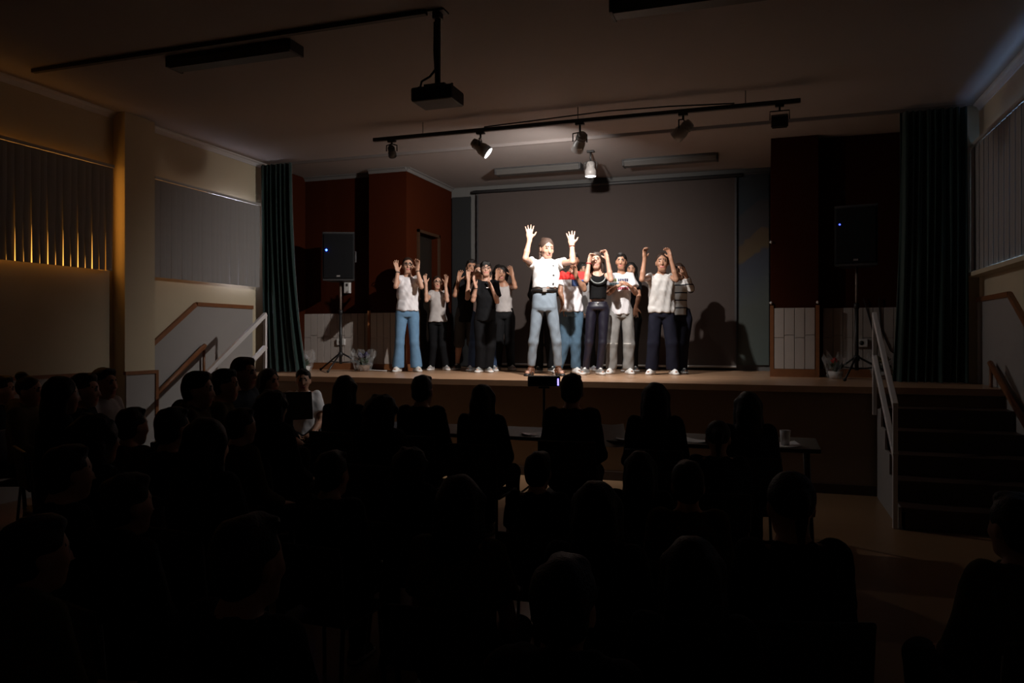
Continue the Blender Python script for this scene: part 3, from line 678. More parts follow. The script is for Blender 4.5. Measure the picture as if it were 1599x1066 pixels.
POSES = {
  'lead': {'loc': (-2.505, 8.65), 'H': 1.629, 'hd': (0.03, 1.629, 0.25), 'sL': (-0.136, 0, 1.327), 'eL': (-0.219, -0.259, 1.357), 'wL': (-0.17, -0.213, 1.584), 'tL': (-0.174, -0.195, 1.728), 'sR': (0.181, 0, 1.327), 'eR': (0.325, -0.233, 1.319), 'wR': (0.318, -0.189, 1.516), 'tR': (0.302, -0.18, 1.66), 'hip': ((-0.068, 0.76), (0.076, 0.76)), 'kn': ((-0.129, 0.397), (0.144, 0.397)), 'an': (-0.159, 0.166)},
  'p1': {'loc': (-4.493, 9.05), 'H': 1.51, 'hd': (0.007, 1.51, 0.219), 'sL': (-0.114, 0, 1.215), 'eL': (-0.147, -0.227, 1.106), 'wL': (-0.122, -0.17, 1.3), 'tL': (-0.164, -0.155, 1.468), 'sR': (0.122, 0, 1.215), 'eR': (0.181, -0.221, 1.106), 'wR': (0.128, -0.188, 1.316), 'tR': (0.137, -0.173, 1.451), 'hip': ((-0.067, 0.719), (0.067, 0.719)), 'kn': ((-0.101, 0.383), (0.093, 0.383)), 'an': (-0.118, 0.118)},
  'p2': {'loc': (-4.309, 9.6), 'H': 1.304, 'hd': (0.0, 1.304, 0.189), 'sL': (-0.088, 0, 1.057), 'eL': (-0.148, -0.183, 0.952), 'wL': (-0.152, -0.183, 1.18), 'tL': (-0.172, -0.183, 1.286), 'sR': (0.097, 0, 1.057), 'eR': (0.132, -0.189, 0.952), 'wR': (0.11, -0.189, 1.172), 'tR': (0.132, -0.189, 1.304), 'hip': ((-0.044, 0.626), (0.053, 0.626)), 'kn': ((-0.053, 0.336), (0.07, 0.336)), 'an': (-0.079, 0.114)},
  'p3': {'loc': (-3.973, 9.8), 'H': 1.532, 'hd': (0.08, 1.532, 0.222), 'sL': (-0.089, 0, 1.213), 'eL': (-0.142, -0.17, 1.027), 'wL': (-0.098, -0.17, 1.222), 'tL': (-0.071, -0.17, 1.364), 'sR': (0.124, 0, 1.213), 'eR': (0.177, -0.17, 1.027), 'wR': (0.16, -0.17, 1.222), 'tR': (0.133, -0.17, 1.364), 'hip': ((-0.044, 0.707), (0.062, 0.707)), 'kn': ((-0.089, 0.37), (0.089, 0.37)), 'an': (-0.115, 0.098)},
  'p3b': {'loc': (-3.64, 9.55), 'H': 1.437, 'hd': (-0.034, 1.437, 0.215), 'sL': (-0.094, 0, 1.145), 'eL': (-0.189, -0.126, 0.973), 'wL': (-0.172, -0.126, 1.214), 'tL': (-0.18, -0.126, 1.334), 'sR': (0.112, 0, 1.145), 'eR': (0.163, -0.085, 0.956), 'wR': (0.12, -0.085, 1.145), 'tR': (0.094, -0.085, 1.257), 'hip': ((-0.06, 0.656), (0.069, 0.656)), 'kn': ((-0.112, 0.356), (0.137, 0.356)), 'an': (-0.137, 0.154)},
  'p4': {'loc': (-3.463, 9.2), 'H': 1.441, 'hd': (0.013, 1.441, 0.206), 'sL': (-0.087, 0, 1.143), 'eL': (-0.149, -0.095, 0.929), 'wL': (-0.112, -0.162, 1.094), 'tL': (-0.157, -0.177, 1.251), 'sR': (0.128, 0, 1.143), 'eR': (0.157, -0.066, 0.912), 'wR': (0.102, -0.144, 1.053), 'tR': (0.062, -0.159, 1.152), 'hip': ((-0.05, 0.648), (0.066, 0.648)), 'kn': ((-0.05, 0.343), (0.066, 0.343)), 'an': (-0.058, 0.041)},
  'p5': {'loc': (-3.453, 9.9), 'H': 1.45, 'hd': (-0.035, 1.45, 0.225), 'sL': (-0.097, 0, 1.155), 'eL': (-0.159, -0.225, 1.084), 'wL': (-0.088, -0.165, 1.252), 'tL': (-0.07, -0.15, 1.446), 'sR': (0.106, 0, 1.155), 'eR': (0.159, -0.236, 1.128), 'wR': (0.123, -0.164, 1.287), 'tR': (0.088, -0.149, 1.419), 'hip': ((-0.053, 0.705), (0.07, 0.705)), 'kn': ((-0.062, 0.353), (0.088, 0.353)), 'an': (-0.079, 0.106)},
  'p7': {'loc': (-2.779, 9.45), 'H': 1.534, 'hd': (0.066, 1.534, 0.207), 'sL': (-0.074, 0, 1.228), 'eL': (-0.124, -0.035, 1.004), 'wL': (-0.074, -0.035, 0.822), 'tL': (-0.058, -0.035, 0.723), 'sR': (0.124, 0, 1.228), 'eR': (0.19, -0.111, 1.021), 'wR': (0.141, -0.111, 1.17), 'tR': (0.108, -0.111, 1.269), 'hip': ((-0.033, 0.698), (0.083, 0.698)), 'kn': ((-0.033, 0.359), (0.108, 0.359)), 'an': (-0.025, 0.132)},
  'p8': {'loc': (-2.355, 9.35), 'H': 1.524, 'hd': (0.032, 1.524, 0.194), 'sL': (-0.105, 0, 1.234), 'eL': (-0.137, -0.071, 1.024), 'wL': (-0.097, -0.071, 0.862), 'tL': (-0.065, -0.071, 0.773), 'sR': (0.129, 0, 1.234), 'eR': (0.162, -0.138, 1.048), 'wR': (0.061, -0.202, 1.209), 'tR': (0.04, -0.217, 1.331), 'hip': ((-0.065, 0.717), (0.065, 0.717)), 'kn': ((-0.073, 0.385), (0.057, 0.385)), 'an': (-0.162, 0.057)},
  'p9': {'loc': (-1.964, 9.1), 'H': 1.492, 'hd': (-0.012, 1.492, 0.214), 'sL': (-0.093, 0, 1.204), 'eL': (-0.132, -0.235, 1.126), 'wL': (-0.101, -0.206, 1.34), 'tL': (-0.078, -0.191, 1.445), 'sR': (0.105, 0, 1.204), 'eR': (0.159, -0.235, 1.134), 'wR': (0.117, -0.235, 1.375), 'tR': (0.093, -0.22, 1.461), 'hip': ((-0.062, 0.784), (0.07, 0.784)), 'kn': ((-0.101, 0.388), (0.062, 0.388)), 'an': (-0.14, 0.023)},
  'p10': {'loc': (-1.728, 9.35), 'H': 1.494, 'hd': (0.008, 1.494, 0.206), 'sL': (-0.091, 0, 1.194), 'eL': (-0.142, -0.087, 0.996), 'wL': (-0.047, -0.22, 1.067), 'tL': (0.016, -0.241, 1.091), 'sR': (0.111, 0, 1.201), 'eR': (0.182, -0.076, 0.996), 'wR': (0.115, -0.217, 1.067), 'tR': (0.059, -0.238, 1.103), 'hip': ((-0.055, 0.695), (0.071, 0.695)), 'kn': ((-0.103, 0.371), (0.103, 0.371)), 'an': (-0.111, 0.095)},
  'p11': {'loc': (-1.227, 9.35), 'H': 1.484, 'hd': (0.008, 1.484, 0.237), 'sL': (-0.132, 0, 1.181), 'eL': (-0.229, -0.226, 1.142), 'wL': (-0.198, -0.226, 1.387), 'tL': (-0.202, -0.214, 1.508), 'sR': (0.124, 0, 1.181), 'eR': (0.171, -0.24, 1.134), 'wR': (0.105, -0.24, 1.391), 'tR': (0.078, -0.228, 1.492), 'hip': ((-0.062, 0.691), (0.07, 0.691)), 'kn': ((-0.093, 0.38), (0.124, 0.38)), 'an': (-0.117, 0.132)},
  'p12': {'loc': (-1.043, 9.7), 'H': 1.383, 'hd': (-0.012, 1.383, 0.188), 'sL': (-0.072, 0, 1.122), 'eL': (-0.096, -0.042, 0.938), 'wL': (-0.08, -0.042, 0.826), 'tL': (-0.072, -0.042, 0.746), 'sR': (0.064, 0, 1.147), 'eR': (0.128, -0.121, 1.05), 'wR': (0.072, -0.185, 1.203), 'tR': (0.032, -0.2, 1.291), 'hip': ((-0.04, 0.666), (0.048, 0.666)), 'kn': ((-0.04, 0.362), (0.04, 0.362)), 'an': (-0.048, 0.032)},
  'p13': {'loc': (-2.324, 10.0), 'H': 1.463, 'hd': (-0.026, 1.463, 0.198), 'sL': (-0.094, 0, 1.189), 'eL': (-0.12, -0.143, 0.991), 'wL': (-0.077, -0.143, 0.854), 'tL': (-0.052, -0.143, 0.768), 'sR': (0.077, 0, 1.189), 'eR': (0.112, -0.141, 0.991), 'wR': (0.077, -0.141, 0.854), 'tR': (0.052, -0.141, 0.768), 'hip': ((-0.043, 0.682), (0.043, 0.682)), 'kn': ((-0.043, 0.356), (0.069, 0.356)), 'an': (-0.06, 0.094)},
  'p14': {'loc': (-1.721, 10.0), 'H': 1.444, 'hd': (0.013, 1.444, 0.194), 'sL': (-0.076, 0, 1.175), 'eL': (-0.101, -0.143, 0.981), 'wL': (-0.076, -0.143, 0.846), 'tL': (-0.051, -0.143, 0.762), 'sR': (0.093, 0, 1.175), 'eR': (0.11, -0.145, 0.981), 'wR': (0.076, -0.145, 0.846), 'tR': (0.067, -0.145, 0.762), 'hip': ((-0.042, 0.678), (0.051, 0.678)), 'kn': ((-0.042, 0.357), (0.051, 0.357)), 'an': (-0.051, 0.051)},
}
# ------------------------------------------------------------------ curtains
def curtain(label, x0t, x1t, x0b, x1b, y, z0, z1, folds, amp):
    N, Mz = folds * 10, 14; vs = []; fs = []
    for side in (0, 1):
        for j in range(Mz + 1):
            v = j / Mz; z = z1 + (z0 - z1) * v
            a = x0t + (x0b - x0t) * v ** 2.2; b = x1t + (x1b - x1t) * v ** 2.2
            for i in range(N + 1):
                u = i / N; ph = u * folds * 2 * math.pi
                yy = y + amp * (.55 + .45 * v) * (math.sin(ph + .8 * math.sin(ph * .37 + 2)) + .3 * math.sin(2.3 * ph + 3 * v)) + side * .012
                vs.append((a + (b - a) * (u + .012 * math.sin(ph * 1.3 + 4 * v)), yy, z))
    W_ = N + 1; K = W_ * (Mz + 1)
    for j in range(Mz):
        for i in range(N):
            q = (j * W_ + i, j * W_ + i + 1, (j + 1) * W_ + i + 1, (j + 1) * W_ + i)
            fs.append(q[::-1]); fs.append(tuple(k + K for k in q))
    for j in range(Mz):
        for i in (0, N):
            q = (j * W_ + i, (j + 1) * W_ + i, (j + 1) * W_ + i + K, j * W_ + i + K); fs.append(q if i else q[::-1])
    for i in range(N):
        for j in (0, Mz):
            q = (j * W_ + i, j * W_ + i + 1, j * W_ + i + 1 + K, j * W_ + i + K); fs.append(q)
    o = MB().add(vs, fs, True).build('stage_curtain', M_curtain)
    return tag(o, label, 'curtain', 'green stage curtains')
curtain('dark green velvet curtain gathered at the left end of the stage', -6.30, -5.82, -6.28, -5.58, 8.40, ZS + .01, 3.70, 7, .05)
curtain('nearly black green curtain gathered at the right end of the stage', 1.25, 1.84, 1.19, 1.84, 8.45, ZS + .01, 3.70, 9, .05)
r_ = tag(MB().box(XL + .12, XR - .14, 8.53, 8.57, 3.715, 3.75).build('curtain_rail', M_conduit), 'grey curtain rail crossing the ceiling at the front of the stage', 'curtain rail')

# ------------------------------------------------------------------ screen, mural
sc = empty('projection_screen', (-2.29, 10.76, ZS), 0, 'large grey projection screen hanging behind the performers', 'screen')
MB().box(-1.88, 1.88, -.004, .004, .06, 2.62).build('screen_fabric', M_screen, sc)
MB().tube([(-1.95, 0, 2.65), (1.95, 0, 2.65)], .026, 12).build('screen_case', M_darkgrey, sc)
MB().tube([(-1.88, 0, .055), (1.88, 0, .055)], .016, 8).build('bottom_bar', M_white, sc)
MB().box(-1.885, -1.86, -.006, -.003, .06, 2.62).box(1.86, 1.885, -.006, -.003, .06, 2.62).build('screen_border', M_darkgrey, sc)
def muralg(nt, sp, tc):
    x, z = sp.outputs[0], sp.outputs[2]
    n = nt.nodes.new('ShaderNodeTexNoise'); n.inputs['Scale'].default_value = 3.5; nt.links.new(tc.outputs['Object'], n.inputs['Vector'])
    h = mth(nt, 'ADD', z, mth(nt, 'ADD', mth(nt, 'MULTIPLY', x, -.55), mth(nt, 'MULTIPLY', n.outputs[0], .35)))
    r = nt.nodes.new('ShaderNodeValToRGB'); nt.links.new(mth(nt, 'DIVIDE', h, 3.0), r.inputs[0])
    els = [(0, (.07, .09, .083)), (.34, (.055, .063, .055)), (.50, (.036, .042, .055)), (.575, (.033, .036, .05)), (.585, (.075, .05, .022)), (.66, (.065, .04, .022)), (.67, (.032, .028, .03)), (.80, (.03, .028, .03)), (.81, (.016, .024, .032)), (.97, (.022, .028, .034))]
    el = r.color_ramp.elements
    el[0].position, el[0].color = els[0][0], (*els[0][1], 1); el[1].position, el[1].color = els[-1][0], (*els[-1][1], 1)
    for p_, c_ in els[1:-1]: el.new(p_).color = (*c_, 1)
    return r.outputs[0]
mu = empty('mural_canvas', (-.19, 10.82, ZS), 0, 'tall painted canvas in muted blue, ochre and green right of the screen', 'painting')
MB().box(-.215, .20, -.01, .01, .08, 2.66).build('canvas', pattern('abstract_mural_paint', muralg), mu)
MB().box(-.22, .205, -.014, .014, 2.66, 2.69).build('top_batten', M_darkgrey, mu)
dc = MB().box(-4.60, -4.30, 10.80, 10.83, ZS + .02, 3.6).build('side_drape', mat('dark_blue_grey_drape', (.006, .0065, .007), .9, .15, 5))
tag(dc, 'dark blue-grey cloth between the red wall and the screen', 'drape')

# ------------------------------------------------------------------ stairs, railings
def stairs(label, x0, x1, sidecol):
    s_ = empty('stage_stairs', ((x0 + x1) / 2, 7.0, 0), 0, label, 'stairs', 'stairs up to the stage'); w = (x1 - x0) / 2
    for i in range(6):
        z1 = ZS - .167 * i - (.002 if i == 0 else 0); y1 = YF - .035 - .245 * i - 7.0 + .245
        if i == 0: continue
        m_ = MB(); m_.box(-w + .02, w, y1 - .245, y1, 0 if i == 5 else z1 - .167, z1 - .03).box(-w, w, y1 - .265, y1, z1 - .03, z1)
        m_.build('step', M_step, s_)
    return s_
stR = stairs('dark steps at the right end of the stage beside the right wall', .96, XR - .03, M_dadoflat)
stL = stairs('dark steps at the left end of the stage beside the left wall', XL + .18, -5.68, M_dadoflat)
def stringer(x0, x1, par, name='side_panel'):
    pts = [(YF - .035, 0), (YF - .035, .80)] + [p for i in range(1, 5) for p in ((YF - .035 - .245 * i, ZS - .167 * i), (YF - .035 - .245 * i, ZS - .167 * (i + 1)))] + [(YF - .035 - .245 * 5, .165), (YF - .035 - .245 * 5, 0)]
    o = MB().prism([(y - 7.0, z) for (y, z) in pts[::-1]], 0, x0, x1).build(name, M_dadoflat, par); return o
stringer(.940 - (.96 + XR - .03) / 2, .958 - (.96 + XR - .03) / 2, stR)
stringer(-5.678 - (XL + .18 - 5.68) / 2, -5.66 - (XL + .18 - 5.68) / 2, stL)
def railing(label, x, ztop):
    r_ = empty('handrail', (x, 6.4, 0), 0, label, 'railing', 'white steel railings of the stairs')
    yt, yb = YF - .06 - 6.4, .02
    MB().bbox((0, yt, (ztop + .75) / 2), (.035, .035, ztop - .75), bev=.004).build('post', M_white_metal, r_)
    MB().bbox((0, yb, .47), (.035, .035, .94), bev=.004).build('post', M_white_metal, r_)
    L = math.hypot(yt - yb, ztop - .94); an = math.atan2(ztop - .94, yt - yb)
    for dz in (0, -.38):
        MB().bbox((0, (yt + yb) / 2, (ztop + .94) / 2 + dz), (.04, L + .03, .05), Matrix.Rotation(an, 3, 'X'), bev=.006).build('rail', M_white_metal, r_)
    return r_
railing('white steel railing of the right steps, beside the right bouquets', .915, 1.655)
railing('brightly lit white steel railing of the left steps, before the curtain', -5.63, 1.72)
def woodrail(label, x, y0, z0, y1, z1, s):
    w_ = empty('wooden_handrail', (x, y0, 0), 0, label, 'handrail')
    MB().tube([(0, 0, z0), (0, y1 - y0, z1)], .026, 8).build('rail', M_wood, w_)
    for f_ in (.12, .98):
        MB().tube([(0, (y1 - y0) * f_, z0 + (z1 - z0) * f_), (0, (y1 - y0) * f_, z0 + (z1 - z0) * f_ - .46)], .016, 8).build('post', M_wood, w_)
    return w_
woodrail('brown wooden handrail climbing along the left wall', XL + .07, 6.42, .70, 7.36, 1.36, 1)
woodrail('brown wooden handrail along the right wall above the steps', XR - .07, 6.6, .62, 7.94, 1.22, -1)

# ------------------------------------------------------------------ lighting track and lamps
TY, TZ = 7.42, 3.61
tk = empty('lighting_track', (-1.9, TY, TZ), 0, 'long black lighting track hung below the ceiling', 'lighting track')
MB().box(-2.19, 2.18, -.02, .02, -.018, .018).build('rail', M_blackmetal, tk)
for x in (-1.6, 0.1, 1.7): MB().tube([(x, 0, .018), (x, 0, ZC - TZ)], .004, 6).build('hanger', M_blackmetal, tk)
MB().tube([(-.9, 0, .03), (-.2, .01, .055), (.4, .01, .075), (1.0, .0, .06), (1.6, 0, .03)], .007, 6).build('power_cable', M_black, tk)
def lathe(mb, prof, org, d, n=20):
    d = Vector(d).normalized(); a = d.orthogonal().normalized(); b = d.cross(a); org = Vector(org); vs = []; fs = []
    for (t, r) in prof:
        for k in range(n):
            th = 2 * math.pi * k / n; vs.append(org + d * t + (a * math.cos(th) + b * math.sin(th)) * r)
    for i in range(len(prof) - 1):
        for k in range(n): fs.append((i * n + k, i * n + (k + 1) % n, (i + 1) * n + (k + 1) % n, (i + 1) * n + k))
    return mb.add(vs, fs, True)
def lamp(label, pos, aim, L=.20, R=.062, body=None, lit=False, power=0, col=(1, .95, .90), angle=120, blend=1, yoke=True, tz=TZ - .018, cone=1.0, rad=.03):
    d = Vector(aim).normalized(); o = empty('track_spotlight', (pos[0], pos[1], tz), 0, label, 'spotlight', 'spotlights above the stage')
    p = Vector((0, 0, pos[2] - tz)); body = body or M_lampgrey
    MB().bbox((0, 0, -.012), (.09, .045, .024), bev=.004).build('adapter', M_blackmetal, o)
    MB().tube([(0, 0, -.02), (0, 0, p.z + R + .035)], .011, 8).build('stem', M_blackmetal, o)
    sx = d.cross(Vector((0, 0, 1))); sx = sx.normalized() if sx.length > .05 else Vector((1, 0, 0)); upv = Vector((0, 0, R + .035))
    MB().tube([p + sx * (R + .012), p + sx * (R + .012) + upv * .8, p + upv, p - sx * (R + .012) + upv * .8, p - sx * (R + .012)], .007, 6).build('yoke', M_blackmetal, o)
    h = MB(); lathe(h, [(-L * .5, .001), (-L * .5, R * .62), (-L * .42, R * .72), (-L * .1, R * .78), (L * .1, R * .95 * cone), (L * .5, R * cone), (L * .5, R * cone * .92), (L * .42, R * cone * .90), (L * .40, .001)], p, d)
    h.build('housing', body, o)
    l_ = MB(); lathe(l_, [(L * .545, .001), (L * .53, R * cone * .5), (L * .49, R * cone * .88), (L * .43, R * cone * .88)], p, d); l_.build('lens', M_lens if lit else M_lensoff, o)
    f = MB()
    for t in (-.36, -.28, -.20): lathe(f, [(L * t, R * .70), (L * t, R * .86), (L * (t + .03), R * .86), (L * (t + .03), R * .70)], p, d)
    f.build('cooling_fins', body, o)
    if power:
        ld = bpy.data.lights.new('lamp_light', 'SPOT'); ld.energy = power; ld.color = col; ld.spot_size = math.radians(angle); ld.spot_blend = blend; ld.shadow_soft_size = rad
        lo = bpy.data.objects.new('lamp_light', ld); COL.objects.link(lo); lo.parent = o
        lo.location = p + d * (L * .5 + .035); lo.rotation_euler = d.to_track_quat('-Z', 'Y').to_euler()
    return o
lamp('small dark unlit spotlight at the left end of the track', (-3.87, TY, 3.47), (-.2, .7, -.6), .13, .045, M_darkgrey)
lamp('lit grey spotlight second from the left on the track', (-2.84, TY, 3.43), (.80, .16, -.62), .21, .062, lit=True, power=SIDE_POWER, angle=112, cone=1.12)
lamp('grey spotlight at the middle of the track aimed at the performers', (-1.78, TY, 3.40), KEY_AIM, .21, .062, lit=True, power=KEY_POWER, angle=KEY_ANGLE, blend=1, rad=.022)
lamp('grey spotlight second from the right on the track, turned away', (-.77, TY, 3.43), (-.8, .35, -.6), .20, .068)
lamp('lit grey spotlight hanging straight down from the stage ceiling', (-2.07, 9.19, 3.52), (0, 0, -1), .18, .066, lit=True, power=TOP_POWER, angle=100, tz=ZC, cone=1.1)
# flat floodlight at the right end
fl = empty('track_floodlight', (.10, TY, TZ - .018), 0, 'small black floodlight in a wire yoke at the right track end', 'floodlight')
MB().bbox((0, 0, -.012), (.08, .04, .024), bev=.004).build('adapter', M_blackmetal, fl)
MB().tube([(0, 0, -.02), (0, 0, -.06)], .009, 8).build('stem', M_blackmetal, fl)
MB().tube([(-.085, 0, -.14), (-.085, 0, -.06), (.085, 0, -.06), (.085, 0, -.14)], .006, 6).build('yoke', M_blackmetal, fl)
hb = MB().bbox((0, 0, -.15), (.15, .09, .10), Matrix.Rotation(.5, 3, 'X'), bev=.008).build('housing', M_black, fl)
MB().bbox((0, .04, -.17), (.13, .006, .075), Matrix.Rotation(.5, 3, 'X'), bev=.002).build('glass', M_lensoff, fl)

# ------------------------------------------------------------------ ceiling lamps, projector, duct
def tubelight(label, x, y, L=1.15, w=.17):
    o = empty('ceiling_light', (x, y, ZC - .085), 0, label, 'ceiling light', 'unlit fluorescent ceiling lights')
    MB().prism([(-w * .5, .085), (-w * .5, .05), (-w * .35, .0), (w * .35, .0), (w * .5, .05), (w * .5, .085)], 0, -L / 2, L / 2).build('diffuser', mat('ceiling_light_diffuser', (.07, .065, .06), .5), o)
    for s in (-1, 1): MB().bbox((s * (L / 2 + .012), 0, .042), (.024, w + .01, .085), bev=.004).build('end_cap', M_darkgrey, o)
    MB().box(-L / 2, L / 2, -w / 2 - .012, w / 2 + .012, .07, .085).build('housing', M_darkgrey, o)
tubelight('unlit fluorescent light on the hall ceiling left of the projector', -4.08, 5.1)
tubelight('unlit fluorescent light at the top edge, right of the projector', -.43, 5.22)
tubelight('unlit fluorescent light over the stage, left of the hanging spotlight', -2.93, 9.83)
tubelight('unlit fluorescent light over the stage, right of the hanging spotlight', -1.19, 9.86)
pj = empty('projector', (-2.21, 4.93, 3.08), 0, 'black projector hanging on a ceiling pole', 'projector')
MB().bbox((0, 0, .667), (.13, .10, .02), bev=.003).bbox((0, 0, .64), (.06, .06, .05), bev=.004).build('ceiling_plate', M_blackmetal, pj)
MB().tube([(0, 0, .65), (0, 0, .14)], .021, 12).build('pole', M_blackmetal, pj)
MB().bbox((0, 0, .135), (.16, .13, .02), bev=.004).build('bracket', M_blackmetal, pj)
pb = MB().bbox((.0, .0, .065), (.31, .24, .10), bev=.016).build('projector_body', M_black, pj)
lb = MB(); lathe(lb, [(0, .038), (.03, .038), (.03, .030), (.02, .028), (.02, .001)], (.06, .118, .07), (0, 1, 0)); lb.build('projector_lens', M_lensoff, pb)
for x in (-.12, .13): MB().tube([(x, -.05, .115), (x, -.05, .135)], .01, 8).build('mount_screw', M_blackmetal, pj)
MB().tube([(-.02, 0, .26), (-.05, -.02, .21), (-.105, -.04, .175), (-.115, -.06, .10)], .008, 8).tube([(-.025, .0, .6), (-.028, 0, .4), (-.02, 0, .26)], .007, 6).build('signal_cable', M_black, pj)
tag(MB().box(-5.98, -2.28, 4.87, 4.91, ZC - .03, ZC).build('cable_duct', mat('dark_cable_duct', (.06, .05, .045), .6)), 'thin cable duct across the ceiling from the left wall to the projector', 'cable duct')

# ------------------------------------------------------------------ loudspeakers on stands
def loudspeaker(label, lab2, x, y, z, rz, led):
    s = empty('loudspeaker', (x, y, z), rz, label, 'loudspeaker', 'loudspeakers on stands')
    MB().prism([(-.21, -.16), (.21, -.16), (.14, .17), (-.14, .17)], 2, 0, .64).build('cabinet', M_black, s)
    g = MB().bbox((0, -.168, .32), (.385, .014, .58), bev=.006).build('grille', M_grille, s)
    MB().box(-.205, .205, -.164, -.158, .0, .02).build('front_rim', M_darkgrey, s); MB().box(-.205, .205, -.164, -.158, .62, .64).build('front_rim', M_darkgrey, s)
    MB().ball((-.155, -.178, .40 if led is M_led else .44), .013 if led is M_led else .009).build('status_light', led, g)
    MB().bbox((0, -.177, .06), (.045, .004, .02), bev=.001).build('badge', M_lampgrey, g)
    for q in (-1, 1): MB().tube([(q * .185, .0, .26), (q * .20, .01, .26), (q * .20, .01, .40), (q * .185, .0, .40)], .010, 6).build('handle', M_darkgrey, s)
    t = empty('speaker_stand', (x, y, ZS), rz, lab2, 'speaker stand', 'tripod stands of the loudspeakers')
    MB().tube([(0, 0, .10), (0, 0, .80)], .020, 10).build('lower_pole', M_blackmetal, t)
    MB().tube([(0, 0, .78), (0, 0, z - ZS)], .015, 10).build('upper_pole', mat('brown_steel_pole', (.16, .12, .10), .4), t)
    MB().tube([(0, 0, .76), (0, 0, .82)], .028, 10).build('collar', M_black, t)
    MB().tube([(0, 0, .20), (0, 0, .26)], .030, 10).build('hub', M_black, t)
    for a in (.3, 2.4, 4.5):
        c_, s_ = math.cos(a), math.sin(a)
        l = MB().tube([(.02 * c_, .02 * s_, .24), (.42 * c_, .42 * s_, .02)], .011, 8).build('leg', M_blackmetal, t)
        MB().ball((.43 * c_, .43 * s_, .018), .018).build('foot', M_black, l)
        MB().tube([(.02 * c_, .02 * s_, .12), (.22 * c_, .22 * s_, .13)], .008, 6).build('brace', M_blackmetal, t)
loudspeaker('black loudspeaker with bright blue light by the left curtain', 'tripod stand carrying the left loudspeaker', -5.42, 8.93, 2.20, .38, M_led)
loudspeaker('black loudspeaker with faint blue light before the right red wall', 'tripod stand carrying the right loudspeaker', .90, 8.93, 2.21, -.15, M_leddim)
for (x, lab) in ((-5.72, 'white socket box on the left wainscot behind the speaker stand'), (1.0, 'white socket box on the right wainscot behind the speaker stand')):
    k_ = empty('socket_box', (x, YN - .02, 1.39), 0, lab, 'socket')
    MB().bbox((0, -.015, 0), (.13, .03, .09), bev=.005).build('cover', M_white, k_)
    MB().tube([(-.0, -.032, 0), (-.0, -.029, 0)], .026, 14).build('outlet', M_darkgrey, k_)
k_ = empty('control_box', (-5.62, YN - .002, 2.16), 0, 'small pale box on the red wall beside the left loudspeaker', 'box')
MB().bbox((0, -.025, 0), (.09, .05, .17), bev=.006).build('cover', M_white, k_); MB().bbox((.005, -.052, .03), (.03, .006, .04), bev=.001).build('switch', M_darkgrey, k_)
tag(MB().tube([(-5.30, 9.1, ZS + .012), (-5.05, 9.12, ZS + .012), (-4.85, 9.0, ZS + .012), (-4.70, 9.02, ZS + .012)], .009, 6).build('floor_cable', M_white), 'white cable lying on the stage floor left of the leftmost performer', 'cable')
for (pts, lab) in (([(1.02, YN - .03, 1.9), (1.10, YN - .03, 1.6), (1.16, YN - .03, 1.35), (1.15, 9.3, 1.02)], 'thin dark cable down the right wainscot next to the socket'), ([(1.18, YN - .03, 1.9), (1.20, YN - .03, 1.55), (1.30, YN - .03, 1.3), (1.42, YN - .03, 1.22)], 'thin dark cable curving towards the right curtain')):
    tag(MB().tube(pts, .006, 6).build('wall_cable', M_black), lab, 'cable')

# ------------------------------------------------------------------ bouquets and baskets
M_cello = mat('clear_cellophane', (.85, .87, .88), .08, alpha=.10, spec=1.0)
M_leaf = mat('bouquet_leaf', (.02, .05, .015), .5, .3, 20); M_pot = mat('white_flower_pot', (.55, .52, .50), .5)
def petals(mb, c, r, n, rg):
    for i in range(n):
        a = i * 2.4; t = (i + .5) / n; rr = r * (.25 + .75 * t); tl = .35 + .9 * t
        u = Vector((math.cos(a), math.sin(a), 0)); w_ = Vector((-math.sin(a), math.cos(a), 0)); up = Vector((0, 0, 1)); c_ = Vector(c); vs = []
        for (p, q) in ((-.35, 0), (.35, 0), (-.6, .55), (.6, .55), (-.3, 1), (.3, 1)):
            vs.append(c_ + u * rr * (.15 + tl * .6 * q) + w_ * p * rr * .9 + up * r * (q * (1.25 - .6 * t) - .3))
        vs.append(c_ + u * rr * (.30 + tl * .75 * .55) + up * r * (.55 * (1.25 - .6 * t) - .35))
        mb.add(vs, [(0, 1, 6), (1, 3, 6), (3, 5, 6), (5, 4, 6), (4, 2, 6), (2, 0, 6)], True)
def leaf(mb, a, b, w):
    a, b = Vector(a), Vector(b); d = (b - a); s = d.cross(Vector((0, 0, 1))); s = s.normalized() * w if s.length > 1e-4 else Vector((w, 0, 0)); m_ = (a + b) / 2
    mb.add([a, m_ + s, b, m_ - s, m_ + Vector((0, 0, w * .4))], [(0, 1, 4), (1, 2, 4), (2, 3, 4), (3, 0, 4)])
